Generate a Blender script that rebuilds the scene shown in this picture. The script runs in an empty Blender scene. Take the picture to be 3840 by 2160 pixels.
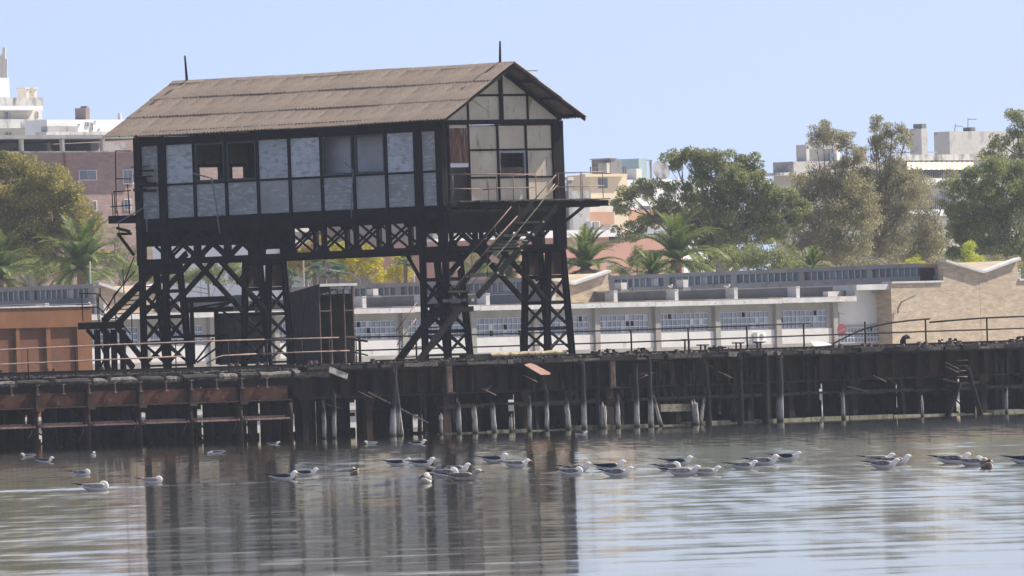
import bpy, math, random
import numpy as np
from mathutils import Vector, Matrix
sc = bpy.context.scene
rnd = random.Random(7)
# ------------------------------------------------------------------ camera, sky, sun, exposure
ROLL = math.radians(2.0); F = 49193.0; EYE = 1.5; VH = 418.0     # measured roll, focal length (photo pixels), eye height, horizon
cr, sr = math.cos(ROLL), math.sin(ROLL)
cam_d = bpy.data.cameras.new('camera'); cam = bpy.data.objects.new('camera', cam_d)
sc.collection.objects.link(cam); sc.camera = cam
cam_d.sensor_width = 36.0; cam_d.lens = F / 3840.0 * 36.0
cam_d.clip_start = 1.0; cam_d.clip_end = 20000.0
cam.matrix_world = (Matrix.Translation((0, 0, EYE)) @ Matrix.Rotation(math.pi / 2 + math.atan(VH / F), 4, 'X')
                    @ Matrix.Rotation(-ROLL, 4, 'Z'))
SUN_AZ, SUN_EL = math.radians(52.0), math.radians(43)             # azimuth clockwise from the view direction
world = bpy.data.worlds.new('World'); sc.world = world; world.use_nodes = True
wt = world.node_tree; bg = wt.nodes['Background']
sky = wt.nodes.new('ShaderNodeTexSky'); sky.sky_type = 'NISHITA'; sky.sun_disc = False
sky.sun_elevation = SUN_EL; sky.sun_rotation = SUN_AZ
sky.air_density = 1.0; sky.dust_density = 1.0; sky.ozone_density = 3.0; sky.altitude = 0
# the clear band of sky starts a little above the true horizon: lift every direction slightly, evenly all round
geo = wt.nodes.new('ShaderNodeTexCoord'); vm = wt.nodes.new('ShaderNodeVectorMath'); vm.operation = 'MULTIPLY_ADD'
vm.inputs[1].default_value = (1, 1, 0.86); vm.inputs[2].default_value = (0, 0, 0.14)
wt.links.new(geo.outputs['Generated'], vm.inputs[0]); wt.links.new(vm.outputs[0], sky.inputs['Vector'])
tint = wt.nodes.new('ShaderNodeMix'); tint.data_type = 'RGBA'; tint.blend_type = 'MULTIPLY'; tint.inputs[0].default_value = 1.0
tint.inputs[7].default_value = (1.08, 0.925, 0.97, 1); wt.links.new(sky.outputs[0], tint.inputs[6])
wt.links.new(tint.outputs[2], bg.inputs[0]); bg.inputs[1].default_value = 0.093
sun_d = bpy.data.lights.new('sun', 'SUN'); sun = bpy.data.objects.new('sun', sun_d); sc.collection.objects.link(sun)
sun_d.energy = 5.0; sun_d.angle = math.radians(0.55); sun_d.color = (1.0, 0.93, 0.82)
sdir = Vector((math.sin(SUN_AZ) * math.cos(SUN_EL), math.cos(SUN_AZ) * math.cos(SUN_EL), math.sin(SUN_EL)))
sun.rotation_euler = sdir.to_track_quat('Z', 'Y').to_euler(); sun.location = (40, 700, 200)
vs = sc.view_settings; vs.view_transform = 'Standard'; vs.look = 'None'; vs.gamma = 1.0; vs.use_curve_mapping = False
vs.exposure = 0.80
sc.render.engine = 'CYCLES'
sc.cycles.use_denoising = True
sc.cycles.max_bounces = 6; sc.cycles.diffuse_bounces = 3; sc.cycles.glossy_bounces = 3
sc.cycles.transmission_bounces = 4; sc.cycles.transparent_max_bounces = 8; sc.cycles.volume_bounces = 0
sc.cycles.sample_clamp_indirect = 6.0

# ------------------------------------------------------------------ measuring helpers
def uv(px, py):
    dx, dy = px - 1920.0, py - 1080.0
    return dx * cr - dy * sr, dx * sr + dy * cr
def at(px, py, D):
    u, v = uv(px, py)
    return Vector((u * D / F, D, EYE + (VH - v) * D / F))
def on_water(px, py):
    u, v = uv(px, py); D = EYE * F / (v - VH)
    return Vector((u * D / F, D, 0.0))
TH = math.radians(41.0)
A = Vector((-math.cos(TH), math.sin(TH), 0)); B = Vector((math.sin(TH), math.cos(TH), 0))
O = at(1662, 616, 604.0); O.z = 0
def L(a, b, z): return O + A * a + B * b + Vector((0, 0, z))
def ls(px, py, b=0.0):       # photo point -> (a, z) on a plane parallel to the long wall
    k = uv(px, py)[0] / F
    a = (k * (O.y + b * B.y) - O.x - b * B.x) / (A.x - k * A.y)
    return a, at(px, py, O.y + a * A.y + b * B.y).z
def gs(px, py, a=0.0):       # photo point -> (b, z) on a plane parallel to the gable
    k = uv(px, py)[0] / F
    b = (k * (O.y + a * A.y) - O.x - a * A.x) / (B.x - k * B.y)
    return b, at(px, py, O.y + a * A.y + b * B.y).z
def PL(px, py, b=0.0): a, z = ls(px, py, b); return L(a, b, z)
def PG(px, py, a=0.0): b, z = gs(px, py, a); return L(a, b, z)

# ------------------------------------------------------------------ mesh helpers
UPV = Vector((0, 0, 1))
class MB:
    def __init__(s): s.v = []; s.f = []; s.m = []; s.mi = 0
    def hexa(s, p):
        n = len(s.v); s.v += [Vector(q) for q in p]
        for f in ((0,3,2,1),(4,5,6,7),(0,1,5,4),(1,2,6,5),(2,3,7,6),(3,0,4,7)):
            s.f.append(tuple(n + i for i in f)); s.m.append(s.mi)
        return s
    def box(s, lo, hi):
        x0,y0,z0 = lo; x1,y1,z1 = hi
        return s.hexa([(x0,y0,z0),(x1,y0,z0),(x1,y1,z0),(x0,y1,z0),(x0,y0,z1),(x1,y0,z1),(x1,y1,z1),(x0,y1,z1)])
    def lbox(s, a0, a1, b0, b1, z0, z1):      # box in the gantry's own axes
        return s.hexa([L(a0,b0,z0),L(a1,b0,z0),L(a1,b1,z0),L(a0,b1,z0),L(a0,b0,z1),L(a1,b0,z1),L(a1,b1,z1),L(a0,b1,z1)])
    def beam(s, p0, p1, w, h=None, up=None, taper=1.0):
        p0 = Vector(p0); p1 = Vector(p1); h = w if h is None else h
        d = p1 - p0
        if d.length < 1e-6: return s
        d.normalize(); up = Vector(up) if up is not None else UPV
        sd = d.cross(up)
        if sd.length < 1e-3: sd = d.cross(Vector((0, 1, 0)))
        sd.normalize(); u = sd.cross(d)
        q = []
        for p, k in ((p0, 1.0), (p1, taper)):
            for i, j in ((-1,-1),(1,-1),(1,1),(-1,1)): q.append(p + sd * (i * w / 2 * k) + u * (j * h / 2 * k))
        return s.hexa(q)
    def ibeam(s, p0, p1, w, h, t=0.03, up=None):
        p0 = Vector(p0); p1 = Vector(p1); d = (p1 - p0).normalized(); up = Vector(up) if up is not None else UPV
        sd = d.cross(up)
        if sd.length < 1e-3: sd = d.cross(Vector((0, 1, 0)))
        sd.normalize(); u = sd.cross(d)
        s.beam(p0, p1, t, h - 2 * t, u); o = u * (h / 2 - t / 2)
        s.beam(p0 + o, p1 + o, w, t, u); s.beam(p0 - o, p1 - o, w, t, u)
        return s
    def tube(s, pts, rad, n=8, cap=True):
        pts = [Vector(p) for p in pts]; n0 = len(s.v)
        rad = rad if isinstance(rad, (list, tuple)) else [rad] * len(pts)
        prev = None
        for i, p in enumerate(pts):
            t = (pts[min(i+1, len(pts)-1)] - pts[max(i-1, 0)])
            t = t.normalized() if t.length > 1e-9 else Vector((0,0,1))
            ref = prev if prev is not None else (Vector((0,0,1)) if abs(t.z) < 0.9 else Vector((1,0,0)))
            x = ref - t * ref.dot(t); x.normalize(); prev = x; y = t.cross(x)
            for k in range(n):
                an = 2 * math.pi * k / n
                s.v.append(p + (x * math.cos(an) + y * math.sin(an)) * rad[i])
        for i in range(len(pts) - 1):
            for k in range(n):
                a = n0 + i*n + k; b = n0 + i*n + (k+1) % n
                s.f.append((a, b, b + n, a + n)); s.m.append(s.mi)
        if cap:
            s.f.append(tuple(n0 + k for k in reversed(range(n)))); s.m.append(s.mi)
            e = n0 + (len(pts)-1)*n; s.f.append(tuple(e + k for k in range(n))); s.m.append(s.mi)
        return s
    def prism(s, poly, ext):                   # planar outline pushed along ext
        n = len(poly); n0 = len(s.v); ext = Vector(ext)
        s.v += [Vector(p) for p in poly] + [Vector(p) + ext for p in poly]
        s.f.append(tuple(n0 + i for i in reversed(range(n)))); s.m.append(s.mi)
        s.f.append(tuple(n0 + n + i for i in range(n))); s.m.append(s.mi)
        for i in range(n):
            j = (i + 1) % n; s.f.append((n0+i, n0+j, n0+n+j, n0+n+i)); s.m.append(s.mi)
        return s
    def mesh(s, off=Vector((0,0,0)), smooth=False, fix=True):
        me = bpy.data.meshes.new('m')
        me.from_pydata([tuple(Vector(p) - off) for p in s.v], [], s.f)
        if fix:
            import bmesh
            bm = bmesh.new(); bm.from_mesh(me); bmesh.ops.recalc_face_normals(bm, faces=bm.faces); bm.to_mesh(me); bm.free()
        if any(s.m): me.polygons.foreach_set('material_index', s.m)
        if smooth: me.polygons.foreach_set('use_smooth', [True] * len(me.polygons))
        me.update(); return me
COL = sc.collection
BASE = {}
VX = None                                      # optional change of axes for things laid out along a building's own frame
def thing(name, label, cat, loc, group=None, kind=None):
    loc = VX(Vector(loc)) if VX else Vector(loc)
    o = bpy.data.objects.new(name, None); COL.objects.link(o); o.location = loc; o.empty_display_size = 0.2
    o['label'] = label; o['category'] = cat
    if group: o['group'] = group
    if kind: o['kind'] = kind
    BASE[o.name] = Vector(loc); return o
def part_empty(name, parent, label=None):
    o = bpy.data.objects.new(name, None); COL.objects.link(o); o.parent = parent; o.empty_display_size = 0.1
    BASE[o.name] = BASE[parent.name]
    if label: o['label'] = label
    return o
def add(name, mb, mats, parent=None, smooth=False, label=None, cat=None, group=None, kind=None, loc=None, fix=True):
    if VX and isinstance(mb, MB): mb.v = [VX(p) for p in mb.v]
    off = BASE[parent.name] if parent is not None else (Vector(loc) if loc is not None else Vector((0,0,0)))
    me = mb.mesh(off, smooth, fix) if isinstance(mb, MB) else mb
    me.name = name
    for m in (mats if isinstance(mats, (list, tuple)) else [mats]): me.materials.append(m)
    o = bpy.data.objects.new(name, me); COL.objects.link(o)
    if parent is not None: o.parent = parent
    else: o.location = off
    BASE[o.name] = off
    if label: o['label'] = label
    if cat: o['category'] = cat
    if group: o['group'] = group
    if kind: o['kind'] = kind
    return o
def inst(name, me, parent, loc_world, rot=None, scale=None):
    o = bpy.data.objects.new(name, me); COL.objects.link(o)
    if parent is not None: o.parent = parent; o.location = Vector(loc_world) - BASE[parent.name]
    else: o.location = loc_world
    if rot is not None: o.rotation_euler = rot
    if scale is not None: o.scale = scale
    BASE[o.name] = BASE[parent.name] if parent is not None else Vector(loc_world)
    return o
def quads_mesh(P):                             # numpy (n,4,3) -> mesh
    n = len(P); me = bpy.data.meshes.new('m')
    me.vertices.add(n * 4); me.vertices.foreach_set('co', np.asarray(P, dtype=np.float32).ravel())
    me.loops.add(n * 4); me.loops.foreach_set('vertex_index', np.arange(n * 4, dtype=np.int32))
    me.polygons.add(n); me.polygons.foreach_set('loop_start', np.arange(0, n * 4, 4, dtype=np.int32))
    me.polygons.foreach_set('loop_total', np.full(n, 4, dtype=np.int32))
    me.update(calc_edges=True); return me

# ------------------------------------------------------------------ materials
def nt_new(name):
    m = bpy.data.materials.new(name); m.use_nodes = True; t = m.node_tree
    return m, t, t.nodes['Principled BSDF']
def N(t, kind, **kw):
    n = t.nodes.new(kind)
    for k, v in kw.items(): setattr(n, k, v)
    return n
def c4(c): return (c[0], c[1], c[2], 1.0)
def pm(name, c1, c2=None, scale=1.0, lo=0.38, hi=0.62, rough=0.85, stretch=(1,1,1), wear=None, wscale=4.0, wlo=0.55, whi=0.62, wstretch=(1,1,1),
       bump=0.0, bscale=20.0, metal=0.0, spec=0.3, isl=0.0, detail=6.0):
    m, t, b = nt_new(name); b.inputs['Roughness'].default_value = rough; b.inputs['Metallic'].default_value = metal
    b.inputs['Specular IOR Level'].default_value = spec
    tc = N(t, 'ShaderNodeTexCoord')
    def noise(sc_, st, det=detail):
        mp = N(t, 'ShaderNodeMapping'); mp.inputs['Scale'].default_value = st; t.links.new(tc.outputs['Object'], mp.inputs[0])
        nz = N(t, 'ShaderNodeTexNoise'); nz.inputs['Scale'].default_value = sc_; nz.inputs['Detail'].default_value = det
        nz.inputs['Roughness'].default_value = 0.62
        t.links.new(mp.outputs[0], nz.inputs['Vector']); return nz.outputs['Fac']
    def ramp(fac, lo_, hi_):
        r = N(t, 'ShaderNodeMapRange'); r.inputs[1].default_value = lo_; r.inputs[2].default_value = hi_; r.clamp = True
        t.links.new(fac, r.inputs[0]); return r.outputs[0]
    def mix(fac, x, y):
        mx = N(t, 'ShaderNodeMix', data_type='RGBA')
        if isinstance(fac, float): mx.inputs[0].default_value = fac
        else: t.links.new(fac, mx.inputs[0])
        for s_, q in ((6, x), (7, y)):
            if isinstance(q, tuple): mx.inputs[s_].default_value = c4(q)
            else: t.links.new(q, mx.inputs[s_])
        return mx.outputs[2]
    col = tuple(c1)
    if c2 is not None: col = mix(ramp(noise(scale, stretch), lo, hi), tuple(c1), tuple(c2))
    if wear is not None: col = mix(ramp(noise(wscale, wstretch), wlo, whi), col, tuple(wear))
    if isl > 0:
        oi = N(t, 'ShaderNodeObjectInfo'); r = N(t, 'ShaderNodeMapRange'); t.links.new(oi.outputs['Random'], r.inputs[0])
        r.inputs[3].default_value = 1 - isl; r.inputs[4].default_value = 1 + isl
        hs = N(t, 'ShaderNodeHueSaturation')
        if isinstance(col, tuple): hs.inputs['Color'].default_value = c4(col)
        else: t.links.new(col, hs.inputs['Color'])
        t.links.new(r.outputs[0], hs.inputs['Value']); col = hs.outputs[0]
    if isinstance(col, tuple): b.inputs['Base Color'].default_value = c4(col)
    else: t.links.new(col, b.inputs['Base Color'])
    if bump > 0:
        bp = N(t, 'ShaderNodeBump'); bp.inputs['Strength'].default_value = 1.0; bp.inputs['Distance'].default_value = bump
        t.links.new(noise(bscale, (1,1,1)), bp.inputs['Height']); t.links.new(bp.outputs[0], b.inputs['Normal'])
    return m
def leafmat(name, c1, c2, tr=0.35, c3=None, p3=0.85):
    m, t, b = nt_new(name); b.inputs['Roughness'].default_value = 0.6; b.inputs['Specular IOR Level'].default_value = 0.25
    g = N(t, 'ShaderNodeNewGeometry'); tc = N(t, 'ShaderNodeTexCoord')
    nz = N(t, 'ShaderNodeTexNoise'); nz.inputs['Scale'].default_value = 0.55; nz.inputs['Detail'].default_value = 3
    t.links.new(tc.outputs['Object'], nz.inputs['Vector'])
    ad = N(t, 'ShaderNodeMath', operation='ADD'); t.links.new(g.outputs['Random Per Island'], ad.inputs[0]); t.links.new(nz.outputs['Fac'], ad.inputs[1])
    r = N(t, 'ShaderNodeMapRange'); r.inputs[1].default_value = 0.45; r.inputs[2].default_value = 1.45; t.links.new(ad.outputs[0], r.inputs[0])
    mx = N(t, 'ShaderNodeMix', data_type='RGBA'); t.links.new(r.outputs[0], mx.inputs[0])
    mx.inputs[6].default_value = c4(c1); mx.inputs[7].default_value = c4(c2); col = mx.outputs[2]
    if c3 is not None:
        r3 = N(t, 'ShaderNodeMapRange'); r3.inputs[1].default_value = p3; r3.inputs[2].default_value = p3 + 0.04
        t.links.new(g.outputs['Random Per Island'], r3.inputs[0])
        m3 = N(t, 'ShaderNodeMix', data_type='RGBA'); t.links.new(r3.outputs[0], m3.inputs[0]); t.links.new(col, m3.inputs[6])
        m3.inputs[7].default_value = c4(c3); col = m3.outputs[2]
    t.links.new(col, b.inputs['Base Color'])
    tl = N(t, 'ShaderNodeBsdfTranslucent'); t.links.new(col, tl.inputs[0])
    ms = N(t, 'ShaderNodeMixShader'); ms.inputs[0].default_value = tr
    t.links.new(b.outputs[0], ms.inputs[1]); t.links.new(tl.outputs[0], ms.inputs[2])
    t.links.new(ms.outputs[0], t.nodes['Material Output'].inputs[0]); return m
M = {}
M['steel'] = pm('black_steel', (0.006,0.006,0.007), (0.016,0.011,0.010), scale=1.2, wear=(0.050,0.024,0.014), wscale=2.2, wlo=0.62, whi=0.78, rough=0.85, isl=0.25, spec=0.12)
M['rust'] = pm('rusty_steel', (0.026,0.014,0.010), (0.060,0.028,0.016), scale=1.6, wear=(0.13,0.05,0.022), wscale=3.0, wlo=0.6, whi=0.72, rough=0.9, isl=0.2)
M['rustplate'] = pm('rusty_plate', (0.016,0.012,0.011), (0.045,0.024,0.017), scale=0.9, stretch=(1,1,0.35), wear=(0.10,0.045,0.025), wscale=2.5, wlo=0.6, whi=0.75, rough=0.9, isl=0.35, spec=0.15)
M['rustred'] = pm('red_rusty_plate', (0.055,0.026,0.018), (0.10,0.044,0.026), scale=1.2, stretch=(1,1,0.4), wear=(0.20,0.085,0.04), wscale=2.5, wlo=0.58, whi=0.72, rough=0.95, isl=0.2, spec=0.1)
M['pipe'] = pm('rusty_pipe', (0.16,0.095,0.07), (0.26,0.17,0.13), scale=3.0, rough=0.7, isl=0.2)
M['galv'] = pm('galvanised_pipe', (0.22,0.23,0.24), (0.34,0.34,0.34), scale=3.0, rough=0.55)
M['roof'] = pm('asbestos_roof', (0.24,0.19,0.145), (0.38,0.305,0.235), scale=1.1, lo=0.32, hi=0.68, wear=(0.14,0.115,0.095), wscale=10.0, wlo=0.54, whi=0.70, rough=0.95, isl=0.08, detail=12)
M['roofcap'] = pm('asbestos_cap', (0.30,0.23,0.16), (0.42,0.33,0.23), scale=3, rough=0.95)
M['panel'] = pm('peeling_panel', (0.37,0.355,0.305), (0.45,0.43,0.37), scale=0.9, wear=(0.70,0.70,0.66), wscale=2.6, wlo=0.49, whi=0.72, wstretch=(0.9,0.9,3.0), rough=0.95, isl=0.12, detail=15, spec=0.1)
M['panelwhite'] = pm('white_peeling_panel', (0.76,0.75,0.71), (0.64,0.63,0.59), scale=0.9, wear=(0.36,0.35,0.31), wscale=2.6, wlo=0.48, whi=0.70, wstretch=(0.9,0.9,2.6), rough=0.95, isl=0.12, detail=15, spec=0.1)
M['panelgrey'] = pm('grey_panel', (0.38,0.365,0.31), (0.46,0.44,0.38), scale=0.9, wear=(0.66,0.66,0.62), wscale=2.8, wlo=0.55, whi=0.74, wstretch=(0.9,0.9,3.0), rough=0.95, isl=0.10, detail=15, spec=0.1)
M['gable'] = pm('beige_panel', (0.58,0.50,0.355), (0.68,0.59,0.43), scale=0.9, wear=(0.30,0.28,0.24), wscale=2.2, wlo=0.58, whi=0.72, wstretch=(1,1,0.4), rough=0.92, isl=0.06)
M['plaster'] = pm('inner_plaster', (0.55,0.53,0.52), (0.64,0.62,0.60), scale=0.8, rough=0.95)
M['brownwood'] = pm('brown_boards', (0.10,0.065,0.05), (0.16,0.105,0.08), scale=2, rough=0.9)
M['greenframe'] = pm('green_frame', (0.055,0.075,0.07), (0.09,0.11,0.10), scale=4, rough=0.7)
M['rustsheet'] = pm('rusty_corrugated', (0.19,0.075,0.045), (0.30,0.15,0.10), scale=2.2, stretch=(5,1,5), wear=(0.52,0.44,0.40), wscale=2.4, wlo=0.52, whi=0.66, wstretch=(5,0.35,5), rough=0.95, spec=0.1)
M['hut'] = pm('green_hut_sheet', (0.085,0.088,0.076), (0.125,0.122,0.10), scale=0.8, wear=(0.11,0.075,0.05), wscale=1.5, wlo=0.62, whi=0.74, rough=0.8)
M['canopy'] = pm('pale_green_sheet', (0.26,0.29,0.26), (0.33,0.35,0.31), scale=1.5, rough=0.8)
M['hutframe'] = pm('hut_frame', (0.13,0.085,0.06), (0.20,0.14,0.10), scale=3, rough=0.8)
M['white'] = pm('white_paint', (0.72,0.71,0.68), (0.80,0.79,0.76), scale=1.5, rough=0.8)
M['timber'] = pm('weathered_timber', (0.34,0.31,0.27), (0.58,0.54,0.48), scale=3.0, stretch=(3,3,0.25), wear=(0.06,0.055,0.05), wscale=4, wlo=0.55, whi=0.66, wstretch=(4,4,0.3), rough=0.95, isl=0.25, bump=0.01, bscale=30)
M['darktimber'] = pm('tarred_timber', (0.012,0.011,0.011), (0.032,0.027,0.024), scale=2.0, stretch=(1,1,0.4), wear=(0.10,0.085,0.07), wscale=5, wlo=0.6, whi=0.72, rough=0.95, isl=0.3)
M['deckwood'] = pm('deck_timber', (0.09,0.08,0.068), (0.19,0.17,0.145), scale=3.0, stretch=(0.4,3,3), wear=(0.04,0.036,0.032), wscale=5, wlo=0.52, whi=0.64, rough=0.95, isl=0.2, bump=0.01, bscale=25)
M['moss'] = pm('mossy_plank', (0.20,0.19,0.12), (0.34,0.31,0.22), scale=3.0, wear=(0.13,0.14,0.06), wscale=4, rough=0.95, isl=0.2)
M['lichen'] = pm('lichen_log', (0.38,0.31,0.17), (0.52,0.44,0.28), scale=2.5, wear=(0.14,0.115,0.08), wscale=3, wlo=0.52, whi=0.62, rough=0.95, bump=0.02, bscale=12)

def pilemat():  # weathered timber; sunlit foot and the deck's shade above are painted in by height
    m = M['timber'].copy(); m.name = 'pile_painted_top_shade'; t = m.node_tree; b = t.nodes['Principled BSDF']; src = b.inputs['Base Color'].links[0].from_socket
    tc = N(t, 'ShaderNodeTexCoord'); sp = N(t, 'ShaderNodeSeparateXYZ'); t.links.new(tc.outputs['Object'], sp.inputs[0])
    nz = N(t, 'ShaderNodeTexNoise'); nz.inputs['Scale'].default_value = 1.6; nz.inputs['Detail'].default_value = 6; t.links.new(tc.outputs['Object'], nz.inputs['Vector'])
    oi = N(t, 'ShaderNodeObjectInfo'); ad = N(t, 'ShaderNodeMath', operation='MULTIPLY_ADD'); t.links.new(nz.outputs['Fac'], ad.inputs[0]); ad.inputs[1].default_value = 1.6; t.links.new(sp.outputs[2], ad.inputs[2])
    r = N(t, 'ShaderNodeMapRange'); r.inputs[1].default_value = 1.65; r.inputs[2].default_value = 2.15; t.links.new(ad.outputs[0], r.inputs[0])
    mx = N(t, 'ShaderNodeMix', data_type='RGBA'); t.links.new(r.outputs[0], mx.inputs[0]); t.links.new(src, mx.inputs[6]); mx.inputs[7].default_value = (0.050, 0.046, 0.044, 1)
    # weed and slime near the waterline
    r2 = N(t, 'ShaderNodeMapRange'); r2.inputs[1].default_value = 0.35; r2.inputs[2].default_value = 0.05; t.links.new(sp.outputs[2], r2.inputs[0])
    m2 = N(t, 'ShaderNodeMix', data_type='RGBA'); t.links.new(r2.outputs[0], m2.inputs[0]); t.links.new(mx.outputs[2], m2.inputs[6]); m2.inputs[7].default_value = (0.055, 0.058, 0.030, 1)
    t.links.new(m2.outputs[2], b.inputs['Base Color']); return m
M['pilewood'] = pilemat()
# ------------------------------------------------------------------ the setting: water, quay, land
def water_mat():
    m, t, b = nt_new('harbour_water'); t.nodes.remove(b)
    tc = N(t, 'ShaderNodeTexCoord')
    def nz(st, det, rough=0.55, off=0.0):
        mp = N(t, 'ShaderNodeMapping'); mp.inputs['Scale'].default_value = (st[0], st[1], 1); mp.inputs['Location'].default_value = (off, off*1.7, 0); t.links.new(tc.outputs['Object'], mp.inputs[0])
        n = N(t, 'ShaderNodeTexNoise'); n.noise_dimensions = '2D'; n.inputs['Scale'].default_value = 1.0; n.inputs['Detail'].default_value = det
        n.inputs['Roughness'].default_value = rough; t.links.new(mp.outputs[0], n.inputs['Vector']); return n.outputs['Fac']
    def mth(op, x, y=0.0, z=None):
        n = N(t, 'ShaderNodeMath', operation=op)
        for i, q in enumerate((x, y, z)):
            if q is None: continue
            if isinstance(q, (int, float)): n.inputs[i].default_value = q
            else: t.links.new(q, n.inputs[i])
        return n.outputs[0]
    def mr(x, a, b_, c, d):
        n = N(t, 'ShaderNodeMapRange'); n.clamp = True
        for i, q in enumerate((a, b_, c, d)): n.inputs[i+1].default_value = q
        t.links.new(x, n.inputs[0]); return n.outputs[0]
    sp = N(t, 'ShaderNodeSeparateXYZ'); t.links.new(tc.outputs['Object'], sp.inputs[0]); Y = sp.outputs[1]
    # facet slopes of the ripples, long crests seen end on: several sizes so that some read at every distance
    r1 = nz((0.30, 0.42), 3.0); r2 = nz((1.1, 0.22), 2.5, off=7.0); r3 = nz((2.2, 0.075), 2.5, off=3.0); patch = nz((0.035, 0.020), 2.0, off=11.0)
    near = mr(Y, 130, 330, 1.0, 0.0); far = mr(Y, 260, 480, 0.0, 1.0)
    w1 = mth('MULTIPLY', near, 0.55)
    mixn = mth('ADD', mth('ADD', mth('MULTIPLY', r1, mth('ADD', w1, 0.15)), mth('MULTIPLY', r2, 0.45)), mth('MULTIPLY', r3, mth('ADD', mth('MULTIPLY', far, 0.45), 0.25)))
    tot = mth('ADD', mth('ADD', mth('ADD', w1, 0.15), 0.45), mth('ADD', mth('MULTIPLY', far, 0.45), 0.25))
    rip = mth('DIVIDE', mixn, tot)
    ruf = mth('ADD', rip, mr(patch, 0.35, 0.65, -0.035, 0.035))
    s_ = mth('MULTIPLY', mr(ruf, RLO, RHI, RMIN, RSL), mr(Y, 330, 580, 1.0, RFAR))
    # the low wake of a boat that has passed: a long smooth ridge across the water
    bend = mth('ADD', mth('MULTIPLY', nz((0.05, 0.0), 1.0), 10.0), -5.0)
    yy = mth('DIVIDE', mth('ADD', mth('SUBTRACT', Y, WAKE_Y), bend), mr(nz((0.5, 0.0), 3.0, off=2.0), 0.3, 0.7, 1.2, 4.5))
    g = mth('POWER', 2.718, mth('MULTIPLY', mth('MULTIPLY', yy, yy), -1.0))
    s_ = mth('ADD', s_, mth('MULTIPLY', mth('MULTIPLY', g, mr(nz((0.16, 0.0), 2.0, off=5.0), 0.34, 0.60, 0.0, 1.0)), mr(sp.outputs[0], -1.0, 4.0, WAKE_S, 0.0)))
    nx = mth('MULTIPLY', mth('SUBTRACT', nz((1.1, 0.3), 2.0, off=19.0), 0.5), 0.010)
    cb = N(t, 'ShaderNodeCombineXYZ'); t.links.new(nx, cb.inputs[0]); t.links.new(mth('MULTIPLY', s_, -1.0), cb.inputs[1]); cb.inputs[2].default_value = 1.0
    vn = N(t, 'ShaderNodeVectorMath', operation='NORMALIZE'); t.links.new(cb.outputs[0], vn.inputs[0])
    gl = N(t, 'ShaderNodeBsdfGlossy'); gl.inputs['Color'].default_value = WCOL; gl.inputs['Roughness'].default_value = WATER_ROUGH; t.links.new(vn.outputs[0], gl.inputs['Normal'])
    df = N(t, 'ShaderNodeBsdfDiffuse'); df.inputs['Color'].default_value = (0.030, 0.034, 0.030, 1)
    fr = N(t, 'ShaderNodeFresnel'); fr.inputs['IOR'].default_value = 1.33
    ms = N(t, 'ShaderNodeMixShader'); t.links.new(fr.outputs[0], ms.inputs[0]); t.links.new(df.outputs[0], ms.inputs[1]); t.links.new(gl.outputs[0], ms.inputs[2])
    t.links.new(ms.outputs[0], t.nodes['Material Output'].inputs[0]); return m
WATER_ROUGH = 0.05; WCOL = (1.0, 0.93, 0.79, 1); RLO, RHI, RMIN, RSL, RFAR = 0.38, 0.66, 0.0036, 0.0122, 0.34; WAKE_Y = 265.0; WAKE_S = 0.014
mb = MB(); mb.box((-1400, -60, -0.5), (1400, 1000, 0.0))
add('water', mb, water_mat(), None, kind='structure', label='calm grey harbour water with fine ripples and dark reflections', cat='water')
M['concrete'] = pm('quay_concrete', (0.42,0.41,0.385), (0.55,0.54,0.50), scale=0.4, wear=(0.25,0.245,0.23), wscale=0.8, wlo=0.6, whi=0.72, rough=0.95)
ql, qr = Vector((-48, 772, 0)), Vector((64, 944, 0)); qd = (qr - ql).normalized(); qn = Vector((-qd.y, qd.x, 0))     # the quay edge runs obliquely
mb = MB(); mb.prism([(-1400, 772.8, -1.0), tuple(ql + qn*1.0 + UPV*-1.0), tuple(qr + qn*1.0 + UPV*-1.0), (1400, 944.8, -1.0), (1400, 4000, -1.0), (-1400, 4000, -1.0)], (0, 0, 2.25))
add('ground', mb, M['concrete'], None, kind='structure', label='pale quay and land behind the harbour basin', cat='ground')
qw = thing('quay_wall', 'pale concrete block quay wall glimpsed through the gaps under the pier', 'quay wall', (ql + qr)/2)
def qbox(t0, t1, d0, d1, z0, z1): q = [ql + qd*t + qn*d for t, d in ((t0,d0),(t1,d0),(t1,d1),(t0,d1))]; return MB().hexa([p + UPV*z0 for p in q] + [p + UPV*z1 for p in q])
QLEN = (qr - ql).length; add('coping', qbox(0, QLEN, -0.25, 2.5, 1.20, 1.45), M['concrete'], qw); x = 0.0
while x < QLEN:
    w = rnd.uniform(4.0, 5.4); add('concrete_block', qbox(x + 0.04, x + w - 0.04, rnd.uniform(0, 0.06), 0.9, -0.4, 1.19), M['concrete'], qw); x += w

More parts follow.
